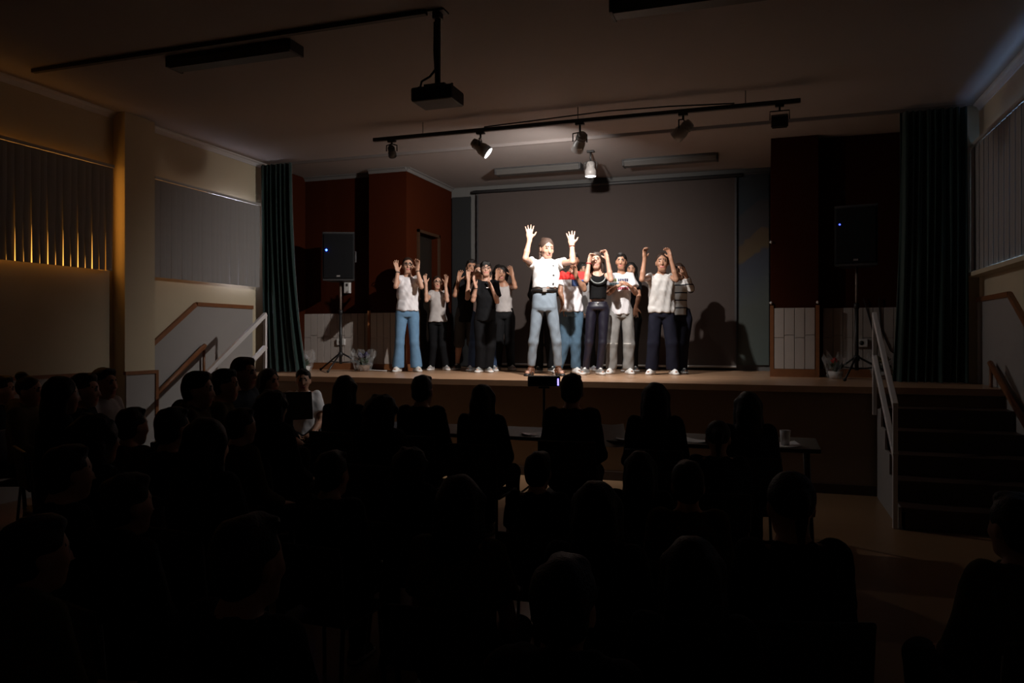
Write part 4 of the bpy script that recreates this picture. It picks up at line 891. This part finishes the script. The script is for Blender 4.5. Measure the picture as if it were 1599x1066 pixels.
def bouquet(label, x, y, h, r, flower, nf, seed, pot=M_pot, cat='bouquet'):
    rg = random.Random(seed); o = empty('wrapped_bouquet', (x, y, ZS), 0, label, cat, 'wrapped flower gifts on the stage')
    p = MB(); lathe(p, [(0, .001), (0, r * .55), (h * .32, r * .72), (h * .32, r * .66), (h * .1, r * .5), (h * .1, .001)], (0, 0, 0), (0, 0, 1)); p.build('pot', pot, o)
    lf = MB()
    for i in range(34):
        a = rg.uniform(0, 6.28); b = rg.uniform(.2, 1); leaf(lf, (.1 * r * math.cos(a), .1 * r * math.sin(a), h * .3), (r * b * math.cos(a) * .95, r * b * math.sin(a) * .95, h * rg.uniform(.45, .85)), .022)
    lf.build('leaves', M_leaf, o, kind='stuff')
    for i in range(nf):
        a = 6.28 * i / max(nf, 1) + seed; rr = r * (.35 if nf > 1 else .1); f = MB(); petals(f, (rr * math.cos(a), rr * math.sin(a), h * (.74 + .08 * (i % 2))), .055, 14, rg); f.build('flower', flower, o)
    c = MB(); N, K = 22, 7; vs = []; fs = []
    for j in range(K):
        t = j / (K - 1)
        for i in range(N):
            a = 6.28 * i / N; R_ = r * (.72 + .45 * t) * (1 + (.10 + .12 * t) * math.sin(i * 2.7 + j * 1.3) + rg.uniform(-.06, .06)); z = h * (.03 + t * 1.0) + (.05 * math.sin(i * 1.9) + rg.uniform(-.02, .02)) * t
            vs.append((R_ * math.cos(a), R_ * math.sin(a), max(z, .004)))
    for j in range(K - 1):
        for i in range(N): fs.append((j * N + i, j * N + (i + 1) % N, (j + 1) * N + (i + 1) % N, (j + 1) * N + i))
    c.add(vs, fs).build('cellophane', M_cello, o)
    return o
bouquet('red rose in crinkled clear wrap left of the right speaker stand', .70, 9.05, .25, .11, mat('red_rose', (.50, .012, .010), .6), 1, 3)
bouquet('wrapped potted plant with yellow-green blooms right of the right speaker stand', 1.18, 9.2, .25, .13, mat('olive_bloom', (.16, .13, .02), .6), 4, 5)
bouquet('clear-wrapped bouquet beside the left green curtain', -5.78, 8.62, .24, .12, mat('pale_bloom', (.35, .33, .34), .6), 3, 8)
bouquet('basket of wrapped gifts right of the left speaker stand', -5.14, 9.03, .26, .14, mat('violet_bloom', (.05, .04, .10), .6), 4, 11, pot=mat('wicker_basket', (.14, .075, .04), .7, .4, 40, .3, 90), cat='gift basket')

# ------------------------------------------------------------------ hall furniture
def table(label, x, y, w=1.7, d=.6, h=.72):
    t = empty('folding_table', (x, y, 0), 0, label, 'table', 'tables of the front row')
    MB().bbox((0, 0, h - .015), (w, d, .03), bev=.006).build('table_top', M_table, t)
    for sx in (-1, 1):
        for sy in (-1, 1): MB().tube([(sx * (w / 2 - .08), sy * (d / 2 - .06), h - .03), (sx * (w / 2 - .05), sy * (d / 2 - .05), 0)], .014, 8).build('leg', M_tube, t)
        MB().tube([(sx * (w / 2 - .07), -d / 2 + .06, .3), (sx * (w / 2 - .07), d / 2 - .06, .3)], .011, 8).build('stretcher', M_tube, t)
table('dark table of the front row, left one', -2.30, 5.66); table('dark table of the front row, right one', -.52, 5.66)
def sheet(label, c, w, d, R):
    s_ = MB(); N = 6; vs = []; fs = []
    for t in (0, .0015):
        for i in range(N + 1):
            for j in (0, 1):
                u = i / N - .5; vs.append(Vector(c) + R @ Vector((u * w, (j - .5) * d, .025 * (4 * u * u) * .5 + t)))
    n = 2 * (N + 1)
    for i in range(N): fs += [(2 * i, 2 * i + 1, 2 * i + 3, 2 * i + 2), (n + 2 * i, n + 2 * i + 2, n + 2 * i + 3, n + 2 * i + 1)]
    for i in range(N): fs += [(2 * i, 2 * i + 2, n + 2 * i + 2, n + 2 * i), (2 * i + 1, n + 2 * i + 1, n + 2 * i + 3, 2 * i + 3)]
    fs += [(0, n, n + 1, 1), (2 * N, 2 * N + 1, n + 2 * N + 1, n + 2 * N)]
    return tag(s_.add(vs, fs).build('paper_sheet', M_paper), label, 'paper', 'papers of the front row')
sheet('tilted white sheet between the broad-shouldered and the long-haired spectator', (-1.053, 5.42, .745), .17, .21, Matrix.Rotation(.35, 3, 'Z') @ Matrix.Rotation(.75, 3, 'X'))
sheet('white sheet flat on the table below the tilted one', (-0.933, 5.45, .722), .21, .15, Matrix.Rotation(.2, 3, 'Z'))
sheet('white sheet on the table near the low-sitting spectator', (-0.477, 5.5, .722), .21, .15, Matrix.Rotation(-.3, 3, 'Z'))
sheet('white sheet at the right end of the right table', (0.093, 5.5, .722), .2, .25, Matrix.Rotation(.15, 3, 'Z'))
sheet('white sheet on the left table beside the stand of the black device', (-1.663, 5.5, .722), .21, .15, Matrix.Rotation(.6, 3, 'Z'))
cp = MB(); lathe(cp, [(0, .001), (0, .028), (.10, .036), (.10, .033), (.01, .026), (.01, .001)], (0.109, 5.48, .724), (0, 0, 1)); tag(cp.build('paper_cup', M_paper), 'pale cup on the sheet at the right table end', 'cup')
# device with violet light strip on a thin stand
dv = empty('device_stand', (-1.90, 6.55, 0), .28, 'thin black stand before the stage carrying a flat device', 'stand')
MB().tube([(0, 0, .12), (0, 0, 1.0)], .012, 8).build('pole', M_blackmetal, dv); MB().tube([(0, 0, .66), (0, 0, .70)], .020, 8).build('clamp', M_black, dv)
for a in (0.5, 2.6, 4.7): MB().tube([(0, 0, .22), (.28 * math.cos(a), .28 * math.sin(a), .012)], .010, 8).build('leg', M_blackmetal, dv)
MB().bbox((0, 0, 1.005), (.10, .08, .014), bev=.003).build('plate', M_blackmetal, dv)
de = empty('flat_device', (-1.90, 6.55, 1.012), .28, 'flat black device with violet light strip below the leading woman', 'device')
MB().bbox((0, 0, .05), (.29, .12, .095), bev=.012).build('case', M_black, de)
MB().bbox((.125, -.061, .045), (.014, .006, .062), bev=.002).build('light_strip', M_ledstrip, de)
MB().bbox((-.02, -.061, .05), (.2, .004, .06), bev=.002).build('front_panel', M_grille, de)
# music stand in front of the boy in white tee
ms = empty('music_stand', (-3.93, 5.68, 0), .75, 'black music stand in front of the boy in white tee', 'music stand')
MB().tube([(0, 0, .1), (0, 0, .80)], .011, 8).build('pole', M_blackmetal, ms)
for a in (0.2, 2.3, 4.4): MB().tube([(0, 0, .25), (.25 * math.cos(a), .25 * math.sin(a), .012)], .009, 8).build('leg', M_blackmetal, ms)
MB().bbox((0, -.02, .86), (.34, .012, .24), Matrix.Rotation(-.3, 3, 'X'), bev=.003).build('desk', M_black, ms)
MB().bbox((0, -.03, .745), (.34, .05, .012), bev=.003).build('ledge', M_black, ms)
# ------------------------------------------------------------------ performers
def standing(pz, fwd=.0):
    P = POSES[pz]; J = {}; H = P['H']; k = J['k'] = H / 1.6
    hx, top, hs = P['hd']; s = hs * .95 / .228
    J['hs'] = hs * .95; J['hc'] = (hx, -.02, top - .123 * s)
    for q in 'LR':
        for a in 'sewt': J[a + q] = P[a + q]
    hx_ = (P['hip'][0][0] + P['hip'][1][0]) / 2
    for i, q in enumerate('LR'):
        J['h' + q] = (hx_ + (.082 * k if i else -.082 * k), .0, P['hip'][i][1]); J['k' + q] = (P['kn'][i][0], -.02, P['kn'][i][1]); J['a' + q] = (P['an'][i], .01, .085 * k)
        J['toe' + q] = tuple(unit((.35 * (1 if i else -1), -1, 0)))
    return J, P
def performer(pz, label, head=(0, 0, 0), **kw):
    J, P = standing(pz); X, Y = P['loc']
    J['hrot'] = head; J.update(kw)
    o = empty('person', (X, Y, ZS), math.atan2(-X, Y), label, 'person', 'performers on the stage')
    return J, o
VB, VC = .0075, .0105
WHITE_SOLE = mat('white_rubber_sole', (.62, .6, .58), .6); LACE = mat('white_laces', (.7, .7, .68), .7)
def sneakers(J, o, c):
    m = mat('sneaker_%02x%02x%02x' % tuple(int(255 * v) for v in c), c, .55, .08, 30)
    for q in 'LR': build_shoe(J, q, o, [m, WHITE_SOLE, LACE], .008)
WHITE = cloth('white_cotton', (.74, .71, .73)); GREYW = cloth('greyish_white_cotton', (.42, .385, .375)); BLACK = cloth('black_cotton', (.005, .005, .006)); NAVY = cloth('navy_trousers', (.0085, .009, .018)); DARK = cloth('charcoal_trousers', (.008, .008, .009))
def denim(n, c): return cloth('denim_' + n, c, .22, .9, .2)

# the leader in front
J, o = performer('lead', 'woman in white high-necked blouse and light jeans leading with both arms raised', (.38, .22, 0), nR=(.2, 1, 0), thR=-1, nL=(.2, -1, 0), sp=.30, curlL=.12, curlR=.1)
build_body(J, .0068, o, SK1, HM); build_hair(J, 'braid', hairm('light_brown', (.065, .038, .028)), o, .008, 1)
sh = build_top(J, o, [mat('white_satin_blouse', (.80, .79, .79), .5, .03, 10)], .009, hem=.965 + .07, sleeve=.34, loose=.98, neck='high', wr=.006, seed=3, sr=1.06, flare=.93)
for (bx_, bz_) in ((.105, 1.29), (.108, 1.18), (.104, 1.08)):
    MB().ball((bx_, -.097 if bz_ < 1.25 else -.094, bz_), (.011, .006, .011)).build('button', M_darkgrey, sh)
build_legs(J, o, [denim('light_washed', (.20, .24, .285))], .009, top=.985, rt=.073, rk=.055, ra=.043, seed=2, wr=.004, waist=.138, end=.9)
hm0 = (J['hL'][0] + J['hR'][0]) / 2
bl = MB().tube([(hm0 + .138 * math.cos(t), .098 * math.sin(t), 1.005) for t in np.linspace(0, 2 * math.pi, 25)], .022, 8, cap=False).build('belt', mat('black_leather', (.012, .011, .011), .35), o)
MB().bbox((hm0, -.121, 1.005), (.05, .012, .045), bev=.004).build('buckle', M_lampgrey, bl)
for q in 'LR': build_shoe(J, q, o, [mat('black_sandal', (.012, .011, .011), .4), mat('brown_sandal_strap', (.13, .055, .03), .5)], .008, kind='sandal')
bracelet(J, 'R', o, mat('red_brown_band', (.16, .03, .02), .5))

# left woman in white tee and flared jeans
J, o = performer('p1', 'young woman in glasses, white tee and flared blue jeans, leftmost on stage', (.05, .0, 0), nL=(.7, -.7, 0), nR=(-.7, -.7, 0), curlL=.2, curlR=.35)
build_body(J, VB, o, SK2, HD); build_hair(J, 'tied', HD, o, .009, 2); glasses(J, o)
build_top(J, o, [WHITE], VC, hem=.80, sleeve=.42, loose=1.22, seed=4, wr=.008, flare=1.12)
build_legs(J, o, [denim('mid_blue', (.13, .24, .38))], VC, rt=.086, rk=.064, ra=.088, seed=5, hipw=1.04)
sneakers(J, o, (.66, .64, .60)); bracelet(J, 'L', o, M_black); bracelet(J, 'R', o, M_black)

J, o = performer('p2', 'small girl in sunglasses and pale tee beside the side door', (.1, .05, 0), nL=(.7, -.7, 0), nR=(-.7, -.7, 0))
build_body(J, VB, o, SK2, HD); build_hair(J, 'tied', HD, o, .010, 3); glasses(J, o)
build_top(J, o, [GREYW], VC, hem=.665, sleeve=.5, loose=1.2, seed=6, flare=1.22); build_legs(J, o, [BLACK], VC, seed=7); sneakers(J, o, (.30, .28, .27))

J, o = performer('p3', 'boy in black tee and grey shorts in the dark behind the others', (.1, .05, 0), lr=1.0, nL=(.6, -.7, 0), nR=(-.6, -.7, 0))
build_body(J, VB, o, SK3, HB); build_hair(J, 'short', HB, o, .011, 4)
build_top(J, o, [BLACK], VC, hem=.66, sleeve=.55, loose=1.15, seed=8); build_legs(J, o, [cloth('grey_shorts', (.05, .048, .045))], VC, rk=.075, ra=.07, end=.05, seed=9, name='shorts'); sneakers(J, o, (.05, .05, .05))

J, o = performer('p3b', 'teenager in white tee and jeans half hidden behind the black-tee boy in glasses', (-.1, .05, 0), nL=(.6, -.7, 0))
build_body(J, VB, o, SK2, HD); build_hair(J, 'short', HD, o, .011, 5)
build_top(J, o, [WHITE], VC, hem=.60, sleeve=.55, loose=1.1, seed=10); build_legs(J, o, [denim('dark_blue', (.035, .06, .12))], VC, seed=11); sneakers(J, o, (.20, .20, .21))

J, o = performer('p4', 'clapping boy with fringe, glasses and plain black tee', (.05, -.02, 0), nL=(.9, -.3, 0), nR=(-.9, -.3, 0), curlL=.15, curlR=.2)
build_body(J, VB, o, SK1, HB); build_hair(J, 'bangs', HB, o, .009, 6); glasses(J, o)
sh = build_top(J, o, [BLACK], VC, hem=.66, sleeve=.72, loose=1.2, seed=12, sr=1.1)
MB().bbox((.035, -.122, 1.085), (.03, .004, .012), bev=.001).bbox((.048, -.122, 1.095), (.01, .004, .022), bev=.001).build('chest_logo', M_white, sh)
build_legs(J, o, [BLACK], VC, rt=.088, rk=.080, ra=.076, seed=13); sneakers(J, o, (.22, .22, .21)); bracelet(J, 'L', o, M_black)

J, o = performer('p5', 'girl with big curly hair, grey tank top and dark trousers, hands at her head', (.15, .1, 0), nL=(.6, -.7, 0), nR=(-.6, -.7, 0))
build_body(J, VB, o, SK3, HB); build_hair(J, 'curly', HB, o, .010, 7)
build_top(J, o, [GREYW], VC, hem=.80, sleeve=.12, loose=1.08, neck='scoop', seed=14); build_legs(J, o, [DARK], VC, rt=.09, rk=.07, ra=.06, seed=15); sneakers(J, o, (.40, .38, .37))

J, o = performer('p7', 'performer all in black hidden behind the leading woman', (0, .1, 0))
build_body(J, .009, o, SK3, HB); build_hair(J, 'short', HB, o, .012, 8)
build_top(J, o, [BLACK], .012, sleeve=1.8, loose=1.2, seed=16); build_legs(J, o, [BLACK], .012, seed=17); sneakers(J, o, (.03, .03, .03))

# boy in the colour-block tee
def blockg(nt, sp, tc):
    x, z = sp.outputs[0], sp.outputs[2]
    c = mixc(nt, prod(nt, mth(nt, 'GREATER_THAN', x, .005), mth(nt, 'GREATER_THAN', z, 1.09)), (.72, .69, .72), (.030, .055, .16))
    return mixc(nt, mth(nt, 'GREATER_THAN', z, 1.175), c, (.62, .015, .012))
J, o = performer('p8', 'boy in red, white and navy colour-block tee beside the leading woman', (-.1, .1, 0), nR=(-.6, -.7, 0), curlR=.5)
build_body(J, VB, o, SK4, HB); build_hair(J, 'short', HB, o, .010, 9)
build_top(J, o, [pattern('colour_block_cotton', blockg)], VC, hem=.775, sleeve=.65, loose=1.2, seed=18, wr=.008); build_legs(J, o, [denim('worn_blue', (.075, .13, .19))], VC, rt=.082, rk=.070, ra=.064, seed=19, wr=.006); sneakers(J, o, (.72, .71, .70))

# girl in black crop top
J, o = performer('p9', 'girl with long dark hair in black crop top peering through her curled hands', (-.12, -.02, 0), nL=(.8, -.5, 0), nR=(-.8, -.5, 0), curlL=1.0, curlR=.9)
build_body(J, VB, o, SK1, HD); build_hair(J, 'long', HD, o, .009, 10)
sh = build_top(J, o, [cloth('black_jersey', (.005, .005, .0055))], VC, hem=.915, sleeve=.12, loose=.95, neck='scoop', seed=20, wr=.002, flare=.96)
MB().tube([(.005 + .088 * math.cos(t) * 1.05, -.118 - .016 * abs(math.sin(t)), 1.185 + .085 * math.sin(t)) for t in np.linspace(math.pi, 2 * math.pi, 17)], .0085, 6).build('necklace', mat('silver_beads', (.16, .17, .165), .45, .4, 120, metal=.3), sh)  # grey tube stands in for the arc of top light across the chest
tr = build_legs(J, o, [mat('dark_violet_leggings', (.010, .0085, .018), .45, .15, 12)], VC, top=.885, rt=.074, rk=.054, ra=.042, seed=21, waist=.118)
MB().ball((.004, -.096, .868), (.009, .006, .009)).build('button', M_white, tr)
sneakers(J, o, (.20, .19, .18)); bracelet(J, 'L', o, mat('red_wrist_band', (.30, .02, .02), .6), .95, .034)

# boy in printed white tee
def printg(nt, sp, tc):
    x, y, z = sp.outputs[0], sp.outputs[1], sp.outputs[2]
    front = mth(nt, 'LESS_THAN', y, -.02)
    let = mth(nt, 'GREATER_THAN', mth(nt, 'MODULO', mth(nt, 'ADD', x, 1.0), .021), .0035)
    c = (.60, .575, .59)
    rows = [(1.154, -.12, -.045, (.20, .24, .05)), (1.154, -.035, .095, (.02, .025, .07)), (1.102, -.135, .075, (.03, .10, .13)), (1.051, -.125, -.088, (.02, .03, .08)), (1.051, -.075, -.04, (.02, .03, .08)), (1.051, -.04, .10, (.30, .03, .06))]
    for (zc, a, b, col) in rows:
        f_ = prod(nt, between(nt, z, zc - .018, zc + .018), between(nt, x, a, b), front, let)
        c = mixc(nt, f_, c, col)
    return c
J, o = performer('p10', 'boy in white tee with three printed lines and ripped grey jeans', (-.1, .05, 0), nL=(.3, .3, -.9), nR=(-.3, .3, -.9), curlL=.5, curlR=.5)
build_body(J, VB, o, SK3, HB); build_hair(J, 'short', HB, o, .009, 11)
build_top(J, o, [pattern('printed_white_cotton', printg)], VC, hem=.735, sleeve=.66, loose=1.18, seed=22, sr=1.12, wr=.006)
def ripg(nt, sp, tc):
    n = nt.nodes.new('ShaderNodeTexNoise'); n.inputs['Scale'].default_value = 9; nt.links.new(tc.outputs['Object'], n.inputs['Vector'])
    c = mixc(nt, n.outputs[0], (.13, .125, .12), (.30, .29, .28))
    return mixc(nt, prod(nt, between(nt, sp.outputs[2], .372, .384), mth(nt, 'LESS_THAN', sp.outputs[1], -.05), mth(nt, 'GREATER_THAN', n.outputs[0], .52)), c, (.62, .60, .57))
build_legs(J, o, [pattern('ripped_grey_denim', ripg)], VC, rt=.084, rk=.074, ra=.072, seed=23, wr=.006); sneakers(J, o, (.74, .72, .70))

J, o = performer('p11', 'woman in loose white tee and wide navy trousers with raised arms, near the screen shadow', (-.02, .0, 0), nL=(.8, -.5, 0), nR=(-.8, -.5, 0), curlL=.55, curlR=.7)
build_body(J, VB, o, SK3, HD); build_hair(J, 'tied', HD, o, .009, 12)
build_top(J, o, [cloth('white_viscose', (.52, .50, .485))], VC, hem=.755, sleeve=.22, loose=1.30, seed=24, wr=.008, flare=1.0, hem_round=.03)
build_legs(J, o, [NAVY], VC, rt=.090, rk=.082, ra=.084, seed=25); sneakers(J, o, (.74, .73, .72))

def stripeg(nt, sp, tc):
    z = sp.outputs[2]
    return mixc(nt, mth(nt, 'LESS_THAN', mth(nt, 'MODULO', mth(nt, 'ADD', z, -.1535), .094), .016), (.52, .50, .48), (.010, .012, .022))
J, o = performer('p12', 'girl in white sweater with thin navy stripes, rightmost on stage', (.35, .1, 0), nR=(-.6, -.7, 0))
build_body(J, VB, o, SK3, HD); build_hair(J, 'long', HD, o, .010, 13)
build_top(J, o, [pattern('striped_knit', stripeg)], VC, hem=.72, sleeve=1.85, loose=1.2, seed=26, sr=1.1); build_legs(J, o, [NAVY], VC, rt=.09, rk=.074, ra=.066, seed=27); sneakers(J, o, (.03, .03, .03))

J, o = performer('p13', 'performer in grey behind the gap between colour-block tee and crop top', (0, .1, 0))
build_body(J, .009, o, SK3, HB); build_hair(J, 'curly', HB, o, .012, 14)
build_top(J, o, [cloth('mid_grey_cotton', (.20, .19, .19))], .012, sleeve=.6, seed=28); build_legs(J, o, [BLACK], .012, seed=29); sneakers(J, o, (.40, .40, .44))
J, o = performer('p14', 'dark-haired performer almost hidden behind the boy with printed tee', (0, .1, 0))
build_body(J, .009, o, SK3, HB); build_hair(J, 'long', HB, o, .012, 15)
build_top(J, o, [BLACK], .012, sleeve=.6, seed=30); build_legs(J, o, [DARK], .012, seed=31); sneakers(J, o, (.05, .05, .05))
# ------------------------------------------------------------------ audience
def seated_J(turn=0, lean=0):
    J = dict(k=.98, hs=.222, hc=(0, .0 - lean, 1.125), hrot=(turn, .05, 0))
    for q, s in (('L', -1), ('R', 1)):
        J['s' + q] = (s * .132, .03 - lean * .7, .965); J['e' + q] = (s * .18, -.03 - lean * .5, .70); J['w' + q] = (s * .10, -.23 - lean * .3, .60); J['t' + q] = (s * .055, -.32 - lean * .3, .585)
        J['n' + q] = (0, 0, -1); J['h' + q] = (s * .085, .02, .53); J['k' + q] = (s * .10, -.41, .52); J['a' + q] = (s * .10, -.39, .085)
    return J
M_aud_hair = [HB, HD, HM]
def seated_proto(style, top, turn=0, vox=.0125, seed=0):
    J = seated_J(turn); o = empty('person', (0, 0, 0))
    build_body(J, vox, o, SK2, HB); build_hair(J, style, HB, o, .012, seed)
    if top == 'hoodie': build_top(J, o, [BLACK], .0125, hem=.50, sleeve=1.9, loose=1.18, neck='hood', seed=seed, sr=1.08, name='hoodie')
    elif top == 'tee': build_top(J, o, [BLACK], .0125, hem=.50, sleeve=.65, loose=1.15, seed=seed)
    else: build_top(J, o, [BLACK], .0125, hem=.48, sleeve=1.9, loose=1.16, seed=seed, sr=1.05, name='jacket')
    build_seated_legs(J, o, [DARK], .0125, seed)
    for q in 'LR': build_shoe(J, q, o, [mat('dark_sneaker', (.05, .05, .05), .6), WHITE_SOLE, LACE], .011)
    return o
PROTO = {}
for key, a in {'short_hoodie': ('short', 'hoodie'), 'short_tee': ('short', 'tee'), 'short_jacket': ('short', 'jacket'), 'long_jacket': ('long', 'jacket'), 'long_tee': ('long', 'tee'), 'bun_jacket': ('tied', 'jacket'), 'curly_hoodie': ('curly', 'hoodie'), 'cap_hoodie': ('bun', 'hoodie')}.items():
    PROTO[key] = seated_proto(*a, seed=40 + len(PROTO))
# chair prototype
def make_chair():
    c = empty('school_chair', (0, 0, 0), 0, 'dark plastic school chair under a seated spectator', 'chair', 'chairs of the audience')
    MB().bbox((0, -.02, .425), (.40, .40, .022), bev=.009).build('seat', M_chair, c)
    MB().bbox((0, .215, .70), (.38, .02, .24), Matrix.Rotation(-.12, 3, 'X'), bev=.009).build('backrest', M_chair, c)
    for (x, y) in ((-.17, -.17), (.17, -.17), (-.17, .17), (.17, .17)):
        if y < 0: MB().tube([(x, y, .415), (x * 1.1, y - .03, 0)], .011, 8).build('leg', M_tube, c)
        else: MB().tube([(x, .20, .76), (x, y, .415), (x * 1.1, y + .05, 0)], .011, 8).build('leg', M_tube, c)
    return c
CHAIR = make_chair(); chair_used = [False]; used = set()
C_ = lambda n, c: cloth('aud_' + n, c)
TOPS = dict(black=C_('black', (.012, .012, .013)), olive=C_('olive', (.075, .065, .030)), brown=C_('brown', (.07, .045, .025)), grey=C_('grey', (.09, .085, .085)), white=C_('white', (.55, .56, .60)), blue=C_('blue', (.07, .11, .16)), sand=C_('sand', (.15, .125, .08)), red=C_('dark_red', (.06, .012, .012)), tee=C_('bright_white', (.75, .75, .78)), navy=C_('navy', (.018, .02, .035)))
def spectator(proto, x, y, ztop, face, top, label, hair=HB, skn=SK2, group='spectators in the hall', chair=True):
    """face: direction angle in degrees, 90 = towards the stage (+y), 0 = towards the right wall (+x)"""
    s = ztop / 1.255; rz = math.radians(face + 90)
    o = PROTO[proto] if proto not in used else copy_tree(PROTO[proto]); used.add(proto)
    o.location = (x, y, 0); o.rotation_euler = (0, 0, rz); o.scale = (s, s, s); tag(o, label, 'person', group)
    for ch in o.children:
        n = ch.name.split('.')[0]; m = {'hair': hair, 'body': skn, 'shirt': TOPS[top], 'hoodie': TOPS[top], 'jacket': TOPS[top]}.get(n)
        if m:
            ch.material_slots[0].link = 'OBJECT'; ch.material_slots[0].material = m
    if chair:
        c = CHAIR if not chair_used[0] else copy_tree(CHAIR); chair_used[0] = True
        c.location = (x, y, 0); c.rotation_euler = (0, 0, rz); c.scale = (s, s, s)
    return o
AUD = [
    ('cap_hoodie', -5.14, 4.18, 1.182, 20, 'sand', 'spectator with tied-up hair and pale hoodie near the left photo edge', HD),
    ('short_jacket', -5.62, 4.34, 1.167, 40, 'black', 'spectator cut off by the left photo edge', HB),
    ('long_jacket', -4.04, 3.50, 1.230, 60, 'black', 'dark long-haired spectator between the pale hoodie and the white shirt', HB),
    ('short_jacket', -4.37, 3.96, 1.221, 30, 'black', 'dark spectator touching shoulders with the boy in white shirt, left', HB),
    ('short_tee', -4.78, 4.51, 1.231, 5, 'white', 'boy in white shirt looking right, below the pilaster', HB),
    ('curly_hoodie', -2.67, 2.48, 1.141, 75, 'black', 'dark spectator in front of the boy in white shirt', HB),
    ('short_jacket', -3.24, 3.24, 1.085, 80, 'brown', 'short-haired spectator whose head covers the foot of the wooden handrail', HB),
    ('short_hoodie', -3.43, 3.96, 1.246, 25, 'brown', 'boy in hoodie looking right, below the wooden handrail', HB),
    ('short_jacket', -3.64, 4.47, 1.241, 30, 'olive', 'boy in olive jacket in front of the left white railing', HB),
    ('short_jacket', -3.84, 4.93, 1.311, 5, 'blue', 'tall spectator in blue denim shirt facing right, under the left white railing', HD),
    ('long_jacket', -4.03, 5.50, 1.199, -10, 'black', 'dark spectator with lit face next to the left green curtain', HB),
    ('short_tee', -4.22, 6.28, 1.162, -58, 'tee', 'boy in bright white tee sitting in front of the stage, behind the music stand', HB),
    ('short_jacket', -2.73, 2.98, 1.124, 80, 'black', 'dark spectator below the boy in hoodie, left half', HB),
    ('long_jacket', -2.09, 2.46, 1.147, 85, 'black', 'long-haired spectator below the boy in olive jacket', HB),
    ('short_jacket', -2.75, 3.51, 1.072, 70, 'olive', 'spectator with olive shoulders below the tall one in denim shirt', HB),
    ('curly_hoodie', -2.92, 4.03, 1.135, 80, 'black', 'curly-haired dark spectator left of the music stand', HB),
    ('long_tee', -3.00, 5.02, 1.181, 90, 'black', 'long-haired spectator in the row nearest the stage, leftmost of that row', HB),
    ('curly_hoodie', -2.16, 4.02, 1.125, 88, 'black', 'curly-haired spectator sitting lower, left of the small round head', HB),
    ('short_jacket', -2.34, 4.96, 1.194, 92, 'black', 'short-haired spectator below the gap left of the black-tee boy', HB),
    ('long_jacket', -1.86, 4.91, 1.141, 90, 'black', 'long-haired spectator left of the black device on its stand', HB),
    ('short_jacket', -1.22, 4.87, 1.227, 95, 'black', 'broad-shouldered spectator right of the violet light strip', HD),
    ('long_jacket', -0.68, 4.89, 1.177, 95, 'black', 'long-haired spectator below the woman in navy trousers', HB),
    ('bun_jacket', -0.25, 4.14, 1.030, 95, 'navy', 'low-sitting spectator with small head between two long-haired ones', HB),
    ('long_jacket', -0.12, 4.97, 1.127, 98, 'navy', 'long-haired spectator rightmost in the row at the tables', HB),
    ('bun_jacket', 0.06, 2.34, 1.080, 105, 'black', 'large dark spectator at the aisle, right of the middle', HB),
    ('long_tee', -0.90, 2.18, 1.039, 92, 'olive', 'spectator in olive top low in the centre foreground', HB),
    ('short_jacket', -1.06, 1.38, 1.078, 80, 'black', 'huge dark head low on the left foreground', HB),
    ('short_jacket', 0.66, 2.49, 1.022, 110, 'olive', 'spectator in olive jacket at the right photo edge beside the stairs', HB),
    ('short_hoodie', -1.73, 1.43, 1.014, 70, 'olive', 'spectator with olive shoulders in the lower left corner', HB),
    ('long_jacket', -0.49, 2.26, 1.029, 95, 'black', 'dark long-haired spectator directly right of the one in olive top, centre foreground', HB),
    ('short_jacket', -0.29, 2.96, 0.992, 98, 'brown', 'spectator in brown jacket two seats left of the one at the aisle', HB),
    ('short_tee', -0.97, 3.26, 0.950, 92, 'black', 'short-haired spectator in the middle, between the table rows and the olive top', HB),
    ('curly_hoodie', -1.60, 3.26, 0.942, 90, 'black', 'curly-haired spectator low in the dark, left of centre', HB),
    ('long_jacket', -0.54, 3.40, 0.956, 95, 'black', 'long-haired spectator behind the one below the woman in navy trousers', HB),
    ('short_jacket', -1.68, 2.71, 0.999, 88, 'black', 'short-haired spectator in the dark left of the curly-haired one', HB),
    ('short_hoodie', -1.91, 1.89, 1.031, 75, 'black', 'hooded spectator in the dark lower left, second seat from the corner', HB),
    ('long_jacket', -0.17, 1.84, 0.992, 98, 'black', 'long-haired spectator at the bottom, right of centre', HB),
    ('short_hoodie', -0.38, 1.45, 1.030, 92, 'black', 'hooded spectator at the bottom centre, nearest of all', HB),
    ('short_jacket', -2.39, 2.10, 1.073, 70, 'black', 'short-haired spectator at the far left, middle rows', HB),
]
for a in AUD: spectator(*a)
for k_ in list(PROTO):
    if k_ not in used:
        for ch in list(PROTO[k_].children): bpy.data.objects.remove(ch)
        bpy.data.objects.remove(PROTO[k_])
